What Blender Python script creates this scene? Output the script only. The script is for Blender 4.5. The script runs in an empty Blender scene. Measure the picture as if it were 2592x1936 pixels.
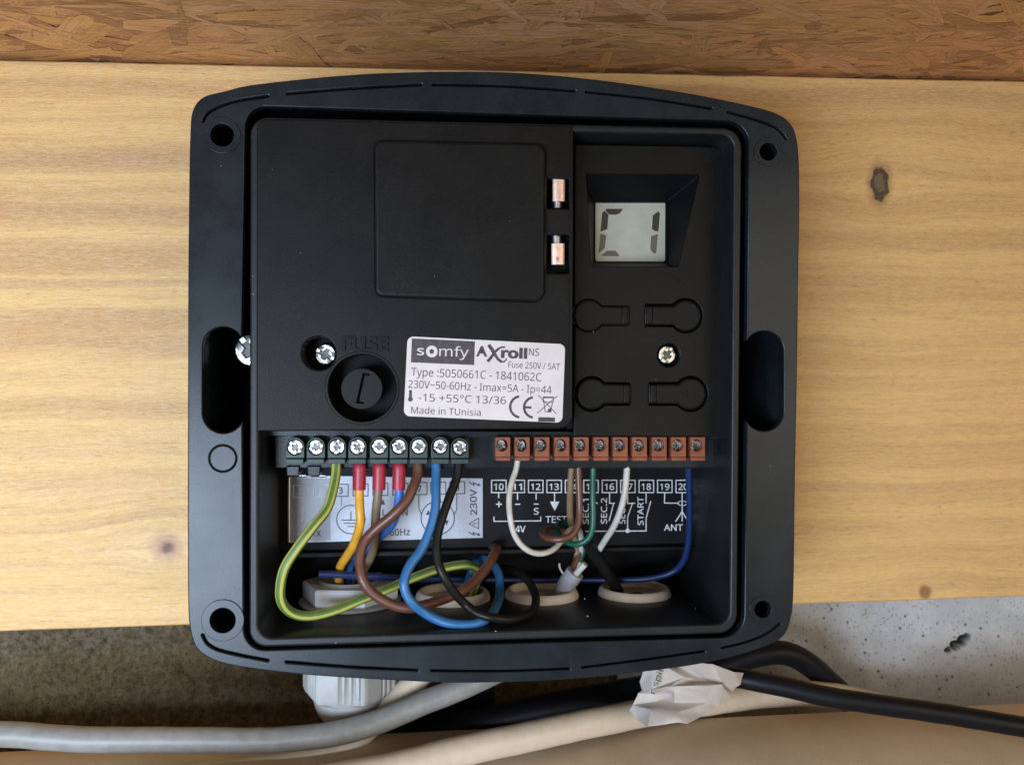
import bpy, bmesh, math, random
import numpy as np
from mathutils import Vector, Matrix, noise as mnoise

random.seed(7)
rng = np.random.default_rng(7)
S = 0.001                                   # everything below is written in millimetres
sc = bpy.context.scene
col = sc.collection

# ------------------------------------------------------------------ camera, world, light, exposure
# world axes (x right, y into the wall, z up) seen from the camera; origin on the front face of the box
CAMR = np.array([[0.9950570, 0.0019589, 0.0992861],
                 [-0.0992481, -0.0143419, 0.9949594],
                 [0.0033730, -0.9998952, -0.0140766]])
CAMC = np.array([-24.049, -241.0, 3.410])
FPX = 2338.0                                # focal length in pixels of the 2592 px wide photograph

cam_data = bpy.data.cameras.new('camera')
cam = bpy.data.objects.new('camera', cam_data)
col.objects.link(cam)
cam_data.sensor_width = 4.545
cam_data.lens = 4.545 * FPX / 2592
cam_data.clip_start, cam_data.clip_end = 0.01, 20
cam_data.dof.use_dof = True
cam_data.dof.focus_distance = 0.252
cam_data.dof.aperture_fstop = 3.6
rx, dn, fw = CAMR[:, 0], CAMR[:, 1], CAMR[:, 2]
cam.matrix_world = Matrix(((rx[0], -dn[0], -fw[0], CAMC[0] * S), (rx[1], -dn[1], -fw[1], CAMC[1] * S),
                           (rx[2], -dn[2], -fw[2], CAMC[2] * S), (0, 0, 0, 1)))
sc.camera = cam

world = bpy.data.worlds.new('World')
sc.world = world
world.use_nodes = True
world.node_tree.nodes['Background'].inputs['Color'].default_value = (1.0, 0.83, 0.60, 1)
world.node_tree.nodes['Background'].inputs['Strength'].default_value = 0.20


def area(name, loc, target, sx, sy, power, color):
    d = bpy.data.lights.new(name, 'AREA')
    d.shape = 'RECTANGLE'
    d.size, d.size_y, d.energy, d.color = sx, sy, power, color
    o = bpy.data.objects.new(name, d)
    col.objects.link(o)
    o.location = loc
    o.rotation_euler = (Vector(target) - Vector(loc)).to_track_quat('-Z', 'Y').to_euler()
    return o


area('doorway_light', (-0.295, -0.50, -0.14), (-0.13, 0.06, -0.085), 0.34, 0.20, 1.55, (0.64, 0.79, 1.0)).data.spread = math.radians(85)
area('fill_light', (0.80, -1.10, 0.12), (0.04, 0, -0.02), 1.0, 0.8, 7.4, (1.0, 0.87, 0.69))  # added warm fill from the right, no lamp seen there

sc.view_settings.view_transform = 'Standard'
sc.view_settings.look = 'None'
sc.view_settings.exposure = -0.1
sc.view_settings.gamma = 1.0
sc.view_settings.use_curve_mapping = False


# ------------------------------------------------------------------ helpers: geometry
def Q(px, py, y):
    """the point at depth y (mm behind the box face) that lies on a pixel's ray"""
    d = CAMR @ np.array([(px - 1296) / FPX, (py - 968) / FPX, 1.0])
    return CAMC + d * ((y - CAMC[1]) / d[1])


def q2(px, py, y):
    p = Q(px, py, y)
    return (p[0], p[2])


def mm(px, y=0.0):
    return px * (241.0 + y) / FPX


ORG = {}


def tag(o, label=None, cat=None, group=None, kind=None):
    for k, v in (('label', label), ('category', cat), ('group', group), ('kind', kind)):
        if v:
            o[k] = v
    return o


def empty(name, loc, label, cat, group=None):
    o = bpy.data.objects.new(name, None)
    o.empty_display_size = 0.01
    col.objects.link(o)
    o.location = Vector(loc) * S
    ORG[o.name] = np.array(loc, float)
    return tag(o, label, cat, group)


def mk(name, vf, m, parent=None, origin=None, sharp=35, uv=None, flat=False, recalc=True, attr=None):
    v, f = vf
    v = np.asarray(v, float).reshape(-1, 3)
    po = ORG[parent.name] if parent else np.zeros(3)
    if origin is None:
        origin = po if parent else np.array([(v[:, 0].min() + v[:, 0].max()) / 2, (v[:, 1].min() + v[:, 1].max()) / 2, v[:, 2].min()])
    origin = np.asarray(origin, float)
    me = bpy.data.meshes.new(name)
    me.from_pydata([tuple(p) for p in (v - origin) * S], [], [tuple(int(i) for i in q) for q in f])
    if recalc:
        b = bmesh.new()
        b.from_mesh(me)
        bmesh.ops.recalc_face_normals(b, faces=b.faces)
        b.to_mesh(me)
        b.free()
    if uv is not None:
        L = me.uv_layers.new(name='UVMap')
        for p in me.polygons:
            for li, vi in zip(p.loop_indices, p.vertices):
                L.data[li].uv = uv[vi]
    if attr is not None:
        a = me.attributes.new('tone', 'FLOAT_COLOR', 'FACE')
        for i, c in enumerate(attr):
            a.data[i].color = c
    if not flat:
        me.shade_smooth()
        me.set_sharp_from_angle(angle=math.radians(sharp))
        for p in me.polygons:
            if abs(p.normal.y) > 0.9995:
                p.use_smooth = False
    for q in (m if isinstance(m, (list, tuple)) else [m]):
        me.materials.append(q)
    o = bpy.data.objects.new(name, me)
    col.objects.link(o)
    o.location = Vector(origin - po) * S
    if parent:
        o.parent = parent
    ORG[o.name] = origin
    return o


def join(*parts):
    V, F, n = [], [], 0
    for v, f in parts:
        v = np.asarray(v, float).reshape(-1, 3)
        V.append(v)
        F += [tuple(int(i) + n for i in q) for q in f]
        n += len(v)
    return np.concatenate(V), F


def plate(loops, y, t, bev=0.0, res=2):
    """a plate cut from closed (x, z) outlines (even-odd holes); front at depth y, thickness t, softened edges"""
    cu = bpy.data.curves.new('tmp', 'CURVE')
    cu.dimensions = '2D'
    cu.fill_mode = 'BOTH'
    cu.extrude = max(t / 2 - bev, 1e-4)
    if bev:
        cu.bevel_depth = bev
        cu.bevel_resolution = res
        cu.offset = -bev
    for lp in loops:
        s = cu.splines.new('POLY')
        s.points.add(len(lp) - 1)
        for p, (x, z) in zip(s.points, lp):
            p.co = (x, z, 0, 1)
        s.use_cyclic_u = True
    o = bpy.data.objects.new('tmp', cu)
    col.objects.link(o)
    bpy.context.view_layer.update()
    me = bpy.data.meshes.new_from_object(o.evaluated_get(bpy.context.evaluated_depsgraph_get()))
    b = bmesh.new()
    b.from_mesh(me)
    bmesh.ops.remove_doubles(b, verts=b.verts, dist=0.002)
    V = np.array([(q.co.x, y + t / 2 - q.co.z, q.co.y) for q in b.verts])
    b.verts.index_update()
    F = [tuple(q.index for q in p.verts) for p in b.faces]
    b.free()
    bpy.data.objects.remove(o)
    bpy.data.curves.remove(cu)
    bpy.data.meshes.remove(me)
    return V, F


def circ(cx, cz, r, n=40, a0=0.0):
    return [(cx + r * math.cos(a0 + 2 * math.pi * i / n), cz + r * math.sin(a0 + 2 * math.pi * i / n)) for i in range(n)]


def pcirc(px, py, rpx, y, n=40):
    c = q2(px, py, y)
    return circ(c[0], c[1], mm(rpx, y), n)


def rrect(pts, r, n=6):
    """rounds the corners of a convex polygon"""
    out, k = [], len(pts)
    P = [np.array(p, float) for p in pts]
    R = r if isinstance(r, (list, tuple)) else [r] * k
    for i in range(k):
        a, b, c = P[i - 1], P[i], P[(i + 1) % k]
        if R[i] <= 0:
            out.append(tuple(b))
            continue
        u, w = (a - b) / np.linalg.norm(a - b), (c - b) / np.linalg.norm(c - b)
        th = math.acos(max(-1, min(1, float(u @ w))))
        d = R[i] / math.tan(th / 2)
        bis = (u + w) / np.linalg.norm(u + w)
        cen = b + bis * (R[i] / math.sin(th / 2))
        s0, s1 = b + u * d - cen, b + w * d - cen
        a0, a1 = math.atan2(s0[1], s0[0]), math.atan2(s1[1], s1[0])
        da = (a1 - a0 + math.pi) % (2 * math.pi) - math.pi
        for j in range(n + 1):
            t = a0 + da * j / n
            out.append((cen[0] + R[i] * math.cos(t), cen[1] + R[i] * math.sin(t)))
    return out


def ppoly(pts, y, r=0.0, n=6):
    w = [q2(a, b, y) for a, b in pts]
    return rrect(w, r, n) if (not isinstance(r, (int, float)) or r > 0) else w


def catmull(P, closed=False, step=1.0):
    P = [np.array(p, float) for p in P]
    if closed:
        P = [P[-1]] + P + [P[0], P[1]]
    else:
        P = [2 * P[0] - P[1]] + P + [2 * P[-1] - P[-2]]
    out = []
    for i in range(1, len(P) - 2):
        p0, p1, p2, p3 = P[i - 1:i + 3]
        t0 = 0.0
        t1 = t0 + max(np.linalg.norm(p1 - p0), 1e-6) ** 0.5
        t2 = t1 + max(np.linalg.norm(p2 - p1), 1e-6) ** 0.5
        t3 = t2 + max(np.linalg.norm(p3 - p2), 1e-6) ** 0.5
        n = max(2, int(np.linalg.norm(p2 - p1) / step))
        for k in range(n):
            t = t1 + (t2 - t1) * k / n
            A1 = (t1 - t) / (t1 - t0) * p0 + (t - t0) / (t1 - t0) * p1
            A2 = (t2 - t) / (t2 - t1) * p1 + (t - t1) / (t2 - t1) * p2
            A3 = (t3 - t) / (t3 - t2) * p2 + (t - t2) / (t3 - t2) * p3
            B1 = (t2 - t) / (t2 - t0) * A1 + (t - t0) / (t2 - t0) * A2
            B2 = (t3 - t) / (t3 - t1) * A2 + (t - t1) / (t3 - t1) * A3
            out.append((t2 - t) / (t2 - t1) * B1 + (t - t1) / (t2 - t1) * B2)
    if not closed:
        out.append(P[-2])
    return np.array(out)


def tube(P, r, seg=14, hollow=False, radii=None):
    """a round cable along the points P; returns verts, faces, uv (u round, v along in mm)"""
    P = np.asarray(P, float)
    T = np.gradient(P, axis=0)
    T /= np.linalg.norm(T, axis=1)[:, None]
    ref = np.array([0, 0, 1.0]) if abs(T[0][2]) < 0.9 else np.array([1.0, 0, 0])
    N = np.cross(T[0], ref)
    N /= np.linalg.norm(N)
    V, UV, F, L = [], [], [], 0.0
    for i in range(len(P)):
        N = N - T[i] * (N @ T[i])
        N /= np.linalg.norm(N)
        B = np.cross(T[i], N)
        if i:
            L += np.linalg.norm(P[i] - P[i - 1])
        rr = radii[i] if radii is not None else r
        for k in range(seg):
            a = 2 * math.pi * k / seg
            V.append(P[i] + rr * (math.cos(a) * N + math.sin(a) * B))
            UV.append((abs(2.0 * k / seg - 1.0), L))
    for i in range(len(P) - 1):
        for k in range(seg):
            a, b = i * seg + k, i * seg + (k + 1) % seg
            F.append((a, b, b + seg, a + seg))
    for e, i in ((0, 0), (1, len(P) - 1)):
        V.append(P[i])
        UV.append((0, 0))
        c = len(V) - 1
        for k in range(seg):
            a, b = i * seg + k, i * seg + (k + 1) % seg
            F.append((c, a, b) if e else (c, b, a))
    return (np.array(V), F), UV


def worn(P, amp):
    """slight kinks of a hand-bent cable"""
    P = np.array(P, float)
    for i in range(2, len(P) - 2):
        n = mnoise.noise_vector(Vector(P[i] * 0.045)) * amp + mnoise.noise_vector(Vector(P[i] * 0.16)) * amp * 0.35
        P[i] += np.array(n)
    return P


def pxpath(pts, step=1.2):
    return catmull([Q(*p) for p in pts], step=step)


def lathe(profile, cen, axis='z', n=48):
    """turns a closed or open (radius, height) profile round a vertical (z) or wall-normal (y) axis"""
    V, F, k = [], [], len(profile)
    for i in range(n):
        a = 2 * math.pi * i / n
        for r, h in profile:
            if axis == 'z':
                V.append((cen[0] + r * math.cos(a), cen[1] + r * math.sin(a), cen[2] + h))
            else:
                V.append((cen[0] + r * math.cos(a), cen[1] + h, cen[2] + r * math.sin(a)))
    for i in range(n):
        for j in range(k - 1):
            a, b = i * k + j, ((i + 1) % n) * k + j
            F.append((a, b, b + 1, a + 1))
    v = np.array(V)
    return v, F


def box(x0, x1, y0, y1, z0, z1):
    v = [(x, y, z) for x in (x0, x1) for y in (y0, y1) for z in (z0, z1)]
    return np.array(v, float), [(0, 1, 3, 2), (4, 6, 7, 5), (0, 4, 5, 1), (2, 3, 7, 6), (0, 2, 6, 4), (1, 5, 7, 3)]


def copy_ob(o, loc_mm, parent, rot_y=0.0):
    c = o.copy()
    col.objects.link(c)
    c.parent = parent
    po = ORG[parent.name] if parent else np.zeros(3)
    c.location = Vector(np.asarray(loc_mm, float) - po) * S
    c.rotation_euler = (0, rot_y, 0)
    ORG[c.name] = np.asarray(loc_mm, float)
    return c


# ------------------------------------------------------------------ helpers: printing
_fontcache = {}
try:                                         # Blender's own bundled sans serif; the built-in font if it is not there
    SANS = bpy.data.fonts.load(bpy.utils.system_resource('DATAFILES', path='fonts') + '/NotoSansHebrew-Regular.woff2')
except Exception:
    SANS = None


def glyphs(s, bold):
    """flat text as 2D verts and faces, cap height 1"""
    key = (s, bold)
    if key in _fontcache:
        return _fontcache[key]
    out = []
    for t in (s, 'H'):
        cu = bpy.data.curves.new('tmp', 'FONT')
        cu.body = t
        if SANS:
            cu.font = SANS
        cu.size = 10
        cu.resolution_u = 3
        cu.offset = bold
        o = bpy.data.objects.new('tmp', cu)
        col.objects.link(o)
        bpy.context.view_layer.update()
        me = bpy.data.meshes.new_from_object(o.evaluated_get(bpy.context.evaluated_depsgraph_get()))
        v = np.array([(q.co.x, q.co.y) for q in me.vertices])
        f = [tuple(p.vertices) for p in me.polygons]
        out.append((v, f))
        bpy.data.objects.remove(o)
        bpy.data.curves.remove(cu)
        bpy.data.meshes.remove(me)
    (v, f), (h, _) = out
    cap = h[:, 1].max()
    v = v.copy()
    w = (v[:, 0].max() - v[:, 0].min())
    v[:, 0] = (v[:, 0] - v[:, 0].min()) / w
    v[:, 1] /= cap
    _fontcache[key] = (v, f)
    return v, f


class Ink:
    """flat printing on a surface at depth y, drawn in photograph pixels through the map M"""

    def __init__(self, y, M=lambda a, b: (a, b)):
        self.y, self.M, self.parts, self.k = y, M, [], 0

    def _y(self):
        self.k += 1
        return self.y - 0.0015 * (self.k % 24)

    def poly(self, pts, fac=None):
        y = self._y()
        v = [Q(*self.M(a, b), y) for a, b in pts]
        self.parts.append((np.array(v), fac or [tuple(range(len(pts)))]))

    def line(self, pts, w):
        for (x0, y0), (x1, y1) in zip(pts[:-1], pts[1:]):
            d = np.array([x1 - x0, y1 - y0], float)
            L = np.linalg.norm(d)
            d /= L
            n = np.array([-d[1], d[0]]) * w / 2
            e = d * w * 0.35
            a, b = np.array([x0, y0]) - e, np.array([x1, y1]) + e
            self.poly([tuple(a + n), tuple(b + n), tuple(b - n), tuple(a - n)])

    def ring(self, cx, cy, r0, r1, a0=0, a1=360, n=40, sy=1.0):
        A = [math.radians(a0 + (a1 - a0) * i / n) for i in range(n + 1)]
        pts = [(cx + r0 * math.cos(a), cy + sy * r0 * math.sin(a)) for a in A] + [(cx + r1 * math.cos(a), cy + sy * r1 * math.sin(a)) for a in A]
        self.poly(pts, [(i, i + 1, n + 2 + i, n + 1 + i) for i in range(n)])

    def disc(self, cx, cy, r, n=24):
        self.poly([(cx + r * math.cos(2 * math.pi * i / n), cy + r * math.sin(2 * math.pi * i / n)) for i in range(n)])

    def rect(self, x0, y0, x1, y1, w):
        self.line([(x0, y0), (x1, y0), (x1, y1), (x0, y1), (x0, y0)], w)

    def text(self, s, x0, y0, x1, y1, cap, bold=0.0):
        """baseline from (x0,y0) to (x1,y1), cap height in the same pixels"""
        v, f = glyphs(s, bold)
        d = np.array([x1 - x0, y1 - y0], float)
        L = np.linalg.norm(d)
        up = np.array([d[1], -d[0]]) / L * cap
        y = self._y()
        P = [Q(*self.M(*(np.array([x0, y0]) + d * a + up * b)), y) for a, b in v]
        self.parts.append((np.array(P), f))

    def build(self, name, m, parent):
        return mk(name, join(*self.parts), m, parent, flat=True, recalc=False)


# ------------------------------------------------------------------ helpers: materials
class X:
    """a node socket with arithmetic"""

    def __init__(self, nt, s):
        self.nt, self.s = nt, s

    def op(self, o, *args, clamp=False):
        n = self.nt.nodes.new('ShaderNodeMath')
        n.operation = o
        n.use_clamp = clamp
        for i, a in enumerate((self,) + args):
            if isinstance(a, X):
                self.nt.links.new(a.s, n.inputs[i])
            else:
                n.inputs[i].default_value = a
        return X(self.nt, n.outputs[0])

    def __add__(s, o): return s.op('ADD', o)
    def __radd__(s, o): return s.op('ADD', o)
    def __sub__(s, o): return s.op('SUBTRACT', o)
    def __rsub__(s, o): return (s * -1.0) + o
    def __mul__(s, o): return s.op('MULTIPLY', o)
    def __rmul__(s, o): return s.op('MULTIPLY', o)
    def __truediv__(s, o): return s.op('DIVIDE', o)
    def __pow__(s, o): return s.op('POWER', o)
    def sq(s): return s.op('SQRT')
    def max(s, o): return s.op('MAXIMUM', o)
    def step(s, a, b):
        n = s.nt.nodes.new('ShaderNodeMapRange')
        n.interpolation_type = 'SMOOTHSTEP'
        s.nt.links.new(s.s, n.inputs[0])
        n.inputs[1].default_value, n.inputs[2].default_value = a, b
        return X(s.nt, n.outputs[0])
    def rstep(s, a, b): return 1.0 - s.step(a, b)


class Mat:
    def __init__(self, name):
        self.m = bpy.data.materials.new(name)
        self.m.use_nodes = True
        self.nt = self.m.node_tree
        self.b = self.nt.nodes['Principled BSDF']

    def coord(self, which='Object'):
        n = self.nt.nodes.new('ShaderNodeTexCoord')
        sp = self.nt.nodes.new('ShaderNodeSeparateXYZ')
        self.nt.links.new(n.outputs[which], sp.inputs[0])
        k = 1000.0 if which == 'Object' else 1.0
        return [X(self.nt, sp.outputs[i]) * k for i in range(3)]

    def pos(self):
        n = self.nt.nodes.new('ShaderNodeNewGeometry')
        sp = self.nt.nodes.new('ShaderNodeSeparateXYZ')
        self.nt.links.new(n.outputs['Position'], sp.inputs[0])
        return [X(self.nt, sp.outputs[i]) * 1000.0 for i in range(3)]

    def vec(self, x, y, z):
        n = self.nt.nodes.new('ShaderNodeCombineXYZ')
        for i, a in enumerate((x, y, z)):
            if isinstance(a, X):
                self.nt.links.new(a.s, n.inputs[i])
            else:
                n.inputs[i].default_value = a
        return n.outputs[0]

    def noise(self, v, scale=1.0, detail=3.0, rough=0.55, dist=0.0):
        n = self.nt.nodes.new('ShaderNodeTexNoise')
        self.nt.links.new(v, n.inputs['Vector'])
        n.inputs['Scale'].default_value = scale
        n.inputs['Detail'].default_value = detail
        n.inputs['Roughness'].default_value = rough
        n.inputs['Distortion'].default_value = dist
        return X(self.nt, n.outputs[0])

    def voro(self, v, scale=1.0, feature='F1', out='Distance'):
        n = self.nt.nodes.new('ShaderNodeTexVoronoi')
        n.feature = feature
        self.nt.links.new(v, n.inputs['Vector'])
        n.inputs['Scale'].default_value = scale
        return X(self.nt, n.outputs[out])

    def mix(self, f, a, b, mode='MIX'):
        n = self.nt.nodes.new('ShaderNodeMix')
        n.data_type = 'RGBA'
        n.blend_type = mode
        n.clamp_factor = True
        if isinstance(f, X):
            self.nt.links.new(f.s, n.inputs[0])
        else:
            n.inputs[0].default_value = f
        for i, c in ((6, a), (7, b)):
            if isinstance(c, tuple):
                n.inputs[i].default_value = (*c, 1)
            else:
                self.nt.links.new(c, n.inputs[i])
        return n.outputs[2]

    def set(self, color=None, rough=None, metal=None, spec=None, bump=None, bump_mm=0.1, coat=None):
        b = self.b
        if color is not None:
            if isinstance(color, tuple):
                b.inputs['Base Color'].default_value = (*color, 1)
            else:
                self.nt.links.new(color, b.inputs['Base Color'])
        if rough is not None:
            if isinstance(rough, X):
                self.nt.links.new(rough.s, b.inputs['Roughness'])
            else:
                b.inputs['Roughness'].default_value = rough
        if metal is not None:
            b.inputs['Metallic'].default_value = metal
        if spec is not None:
            b.inputs['Specular IOR Level'].default_value = spec
        if coat is not None:
            b.inputs['Coat Weight'].default_value = coat
            b.inputs['Coat Roughness'].default_value = 0.15
        if bump is not None:
            n = self.nt.nodes.new('ShaderNodeBump')
            n.inputs['Strength'].default_value = 1.0
            n.inputs['Distance'].default_value = bump_mm * S
            self.nt.links.new(bump.s, n.inputs['Height'])
            self.nt.links.new(n.outputs[0], b.inputs['Normal'])
        return self.m


def plastic(name, c, rough=0.4, var=0.15, grain=1.2, bump=0.02, bscale=2.2, spec=0.5, metal=0.0, c2=None, dust=0.0):
    """moulded plastic, metal or rubber: slight mottling, uneven gloss and a fine surface grain"""
    M = Mat(name)
    x, y, z = M.pos()
    v = M.vec(x, y, z)
    n = M.noise(v, grain * 0.12, 4, 0.6)
    lo = tuple(a * (1 - var) for a in c)
    hi = c2 or tuple(min(1, a * (1 + var)) for a in c)
    g = M.noise(v, bscale, 3, 0.6)
    colr = M.mix(n.step(0.3, 0.7), lo, hi)
    if dust:                                # settled dust and a few rubbed streaks
        d = M.noise(M.vec(x * 0.9, y * 0.9, z * 0.9), 1.0, 5, 0.8)
        p = M.noise(M.vec(x * 0.05, y * 0.05, z * 0.05), 1.0, 3, 0.6)
        w = M.noise(M.vec(x * 0.9 + z * 0.3, y, z * 0.08), 1.0, 3, 0.6)
        colr = M.mix((d.step(0.50, 0.74) * p.step(0.35, 0.7) + w.step(0.68, 0.74) * 0.4) * dust, colr, (0.11, 0.10, 0.09))
    return M.set(colr, rough=(n * 0.14 + g * 0.10 + (rough - 0.12)), metal=metal, spec=spec, bump=g, bump_mm=bump)


M_BOX = plastic('charcoal_plastic', (0.011, 0.0150, 0.0175), 0.27, 0.25, 0.6, 0.018, 2.6, spec=0.24, dust=0.16)
M_TUB = plastic('tub_plastic', (0.010, 0.0115, 0.0125), 0.42, 0.15, 0.6, 0.03, 2.6, spec=0.3, dust=0.2)
M_COVER = plastic('black_cover_plastic', (0.0062, 0.0056, 0.0050), 0.42, 0.25, 0.5, 0.05, 2.8, spec=0.17, dust=0.10)
M_DARK = plastic('black_interior_plastic', (0.004, 0.004, 0.005), 0.5, 0.2, 0.5, 0.03, 2.5, spec=0.17)
M_GREEN = plastic('dark_green_terminal_plastic', (0.0112, 0.0272, 0.0184), 0.45, 0.2, 3, 0.02, 3)
M_ORANGE = plastic('orange_terminal_plastic', (0.215, 0.056, 0.020), 0.5, 0.2, 3, 0.02, 3)
M_STEEL = plastic('zinc_plated_steel', (0.70, 0.69, 0.64), 0.30, 0.15, 6, 0.03, 5, metal=1.0)
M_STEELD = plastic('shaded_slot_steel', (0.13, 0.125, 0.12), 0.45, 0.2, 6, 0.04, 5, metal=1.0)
M_COPPER = plastic('copper_contact', (0.86, 0.60, 0.47), 0.42, 0.12, 5, 0.04, 4, metal=0.75)
M_TIN = plastic('tinned_contact', (0.42, 0.40, 0.40), 0.4, 0.15, 5, 0.02, 4, metal=1.0)
M_STICKER = plastic('white_sticker_paper', (0.635, 0.565, 0.545), 0.6, 0.05, 1.5, 0.012, 3)
M_SILVER = plastic('silver_label_foil', (0.50, 0.525, 0.59), 0.28, 0.06, 1.0, 0.01, 3, metal=0.08)
M_INK = plastic('dark_grey_print', (0.052, 0.042, 0.042), 0.6, 0.3, 6, 0.0, 3)
M_INKW = plastic('white_print', (0.629, 0.629, 0.629), 0.6, 0.15, 6, 0.0, 3)
M_LCD = plastic('liquid_crystal_glass', (0.37, 0.37, 0.29), 0.35, 0.06, 2, 0.0, 3)
M_SEGA = plastic('dark_display_segment', (0.022, 0.018, 0.012), 0.4, 0.1, 2, 0.0, 3)
M_SEGB = plastic('faded_display_segment', (0.10, 0.088, 0.06), 0.4, 0.1, 2, 0.0, 3)
M_GROM = plastic('beige_rubber', (0.70, 0.61, 0.50), 0.55, 0.08, 1.5, 0.03, 2.5)
M_GLAND = plastic('pale_grey_nylon', (0.36, 0.355, 0.34), 0.48, 0.09, 1.5, 0.02, 2.5)
M_GLARE = plastic('painted_glare_grey', (0.34, 0.36, 0.415), 0.28, 0.10, 1.0, 0.01, 3)  # uneven reflection on the label, put into a grey colour
M_INK_GLARE = plastic('glare_white_print', (0.84, 0.84, 0.85), 0.5, 0.08, 6, 0.0, 3)  # glare on the glossy ink of the first cells, put into white
M_NUT = plastic('white_nylon', (0.80, 0.80, 0.785), 0.40, 0.05, 1.5, 0.02, 2.5)
M_RED = plastic('red_ferrule_plastic', (0.336, 0.018, 0.036), 0.42, 0.12, 4, 0.02, 3)
M_TAPE = plastic('grey_sheath', (0.30, 0.30, 0.31), 0.6, 0.12, 4, 0.06, 3)


GY_YELLOW = (0.46, 0.43, 0.09)


def wire_mat(name, c, rough=0.4, stripe=None, lo=0.33, hi=0.67, var=0.10):
    """wire insulation; a stripe runs along the wire (u round it)"""
    M = Mat(name)
    x, y, z = M.pos()
    n = M.noise(M.vec(x, y, z), 0.35, 4, 0.6)
    g = M.noise(M.vec(x, y, z), 3.0, 3, 0.6)
    colr = M.mix(n.step(0.3, 0.7), tuple(a * (1 - var) for a in c), tuple(min(1, a * (1 + var)) for a in c))
    if stripe:
        u, v, w = M.coord('UV')
        f = (u - 0.5).op('ABSOLUTE') + (n - 0.5) * 0.05 if stripe == GY_YELLOW else u + (n - 0.5) * 0.06
        k = f.step(lo, lo + 0.05) * f.rstep(hi - 0.05, hi)
        colr = M.mix(k, colr, stripe)
    return M.set(colr, rough=(n * 0.2 + (rough - 0.1)), bump=g, bump_mm=0.02)


W_GY = wire_mat('green_wire_with_yellow_stripe', (0.085, 0.160, 0.036), 0.45, GY_YELLOW, 0.14, 0.40)
W_YEL = wire_mat('yellow_insulation', (0.663, 0.3145, 0.0255), 0.4)
W_OLIVE = wire_mat('brown_grey_insulation', (0.176, 0.12, 0.072), 0.45)
W_BLUEB = wire_mat('bright_blue_insulation', (0.0525, 0.1425, 0.4125), 0.4)
W_BROWN = wire_mat('brown_insulation', (0.1162, 0.0413, 0.0248), 0.38)
W_BLUE = wire_mat('mid_blue_insulation', (0.0263, 0.1275, 0.3), 0.36)
W_BLACK = wire_mat('black_insulation', (0.0084, 0.0078, 0.0072), 0.38)
W_BLACK.node_tree.nodes['Principled BSDF'].inputs['Specular IOR Level'].default_value = 0.22
W_WHITE = wire_mat('white_insulation', (0.5032, 0.4624, 0.4148), 0.42)
W_TAN = wire_mat('tan_insulation', (0.225, 0.15, 0.0863), 0.45)
W_TEAL = wire_mat('green_insulation', (0.0072, 0.09, 0.051), 0.42)
W_NAVY = wire_mat('dark_blue_insulation', (0.0108, 0.0252, 0.096), 0.40)
W_GREY = wire_mat('grey_cable_sheath', (0.235, 0.228, 0.21), 0.46)
W_BEIGE = wire_mat('beige_cable_sheath', (0.54, 0.432, 0.315), 0.45, var=0.05)
W_CABLE = wire_mat('black_cable_sheath', (0.006, 0.006, 0.008), 0.45, (0.028, 0.027, 0.026), 0.44, 0.50)
W_CABLE.node_tree.nodes['Principled BSDF'].inputs['Specular IOR Level'].default_value = 0.2

# ------------------------------------------------------------------ setting: pine board, OSB ceiling, masonry, ledge
BOARD, WALL = 60.0, 75.0
TILT = math.tan(math.radians(0.75))


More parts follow.
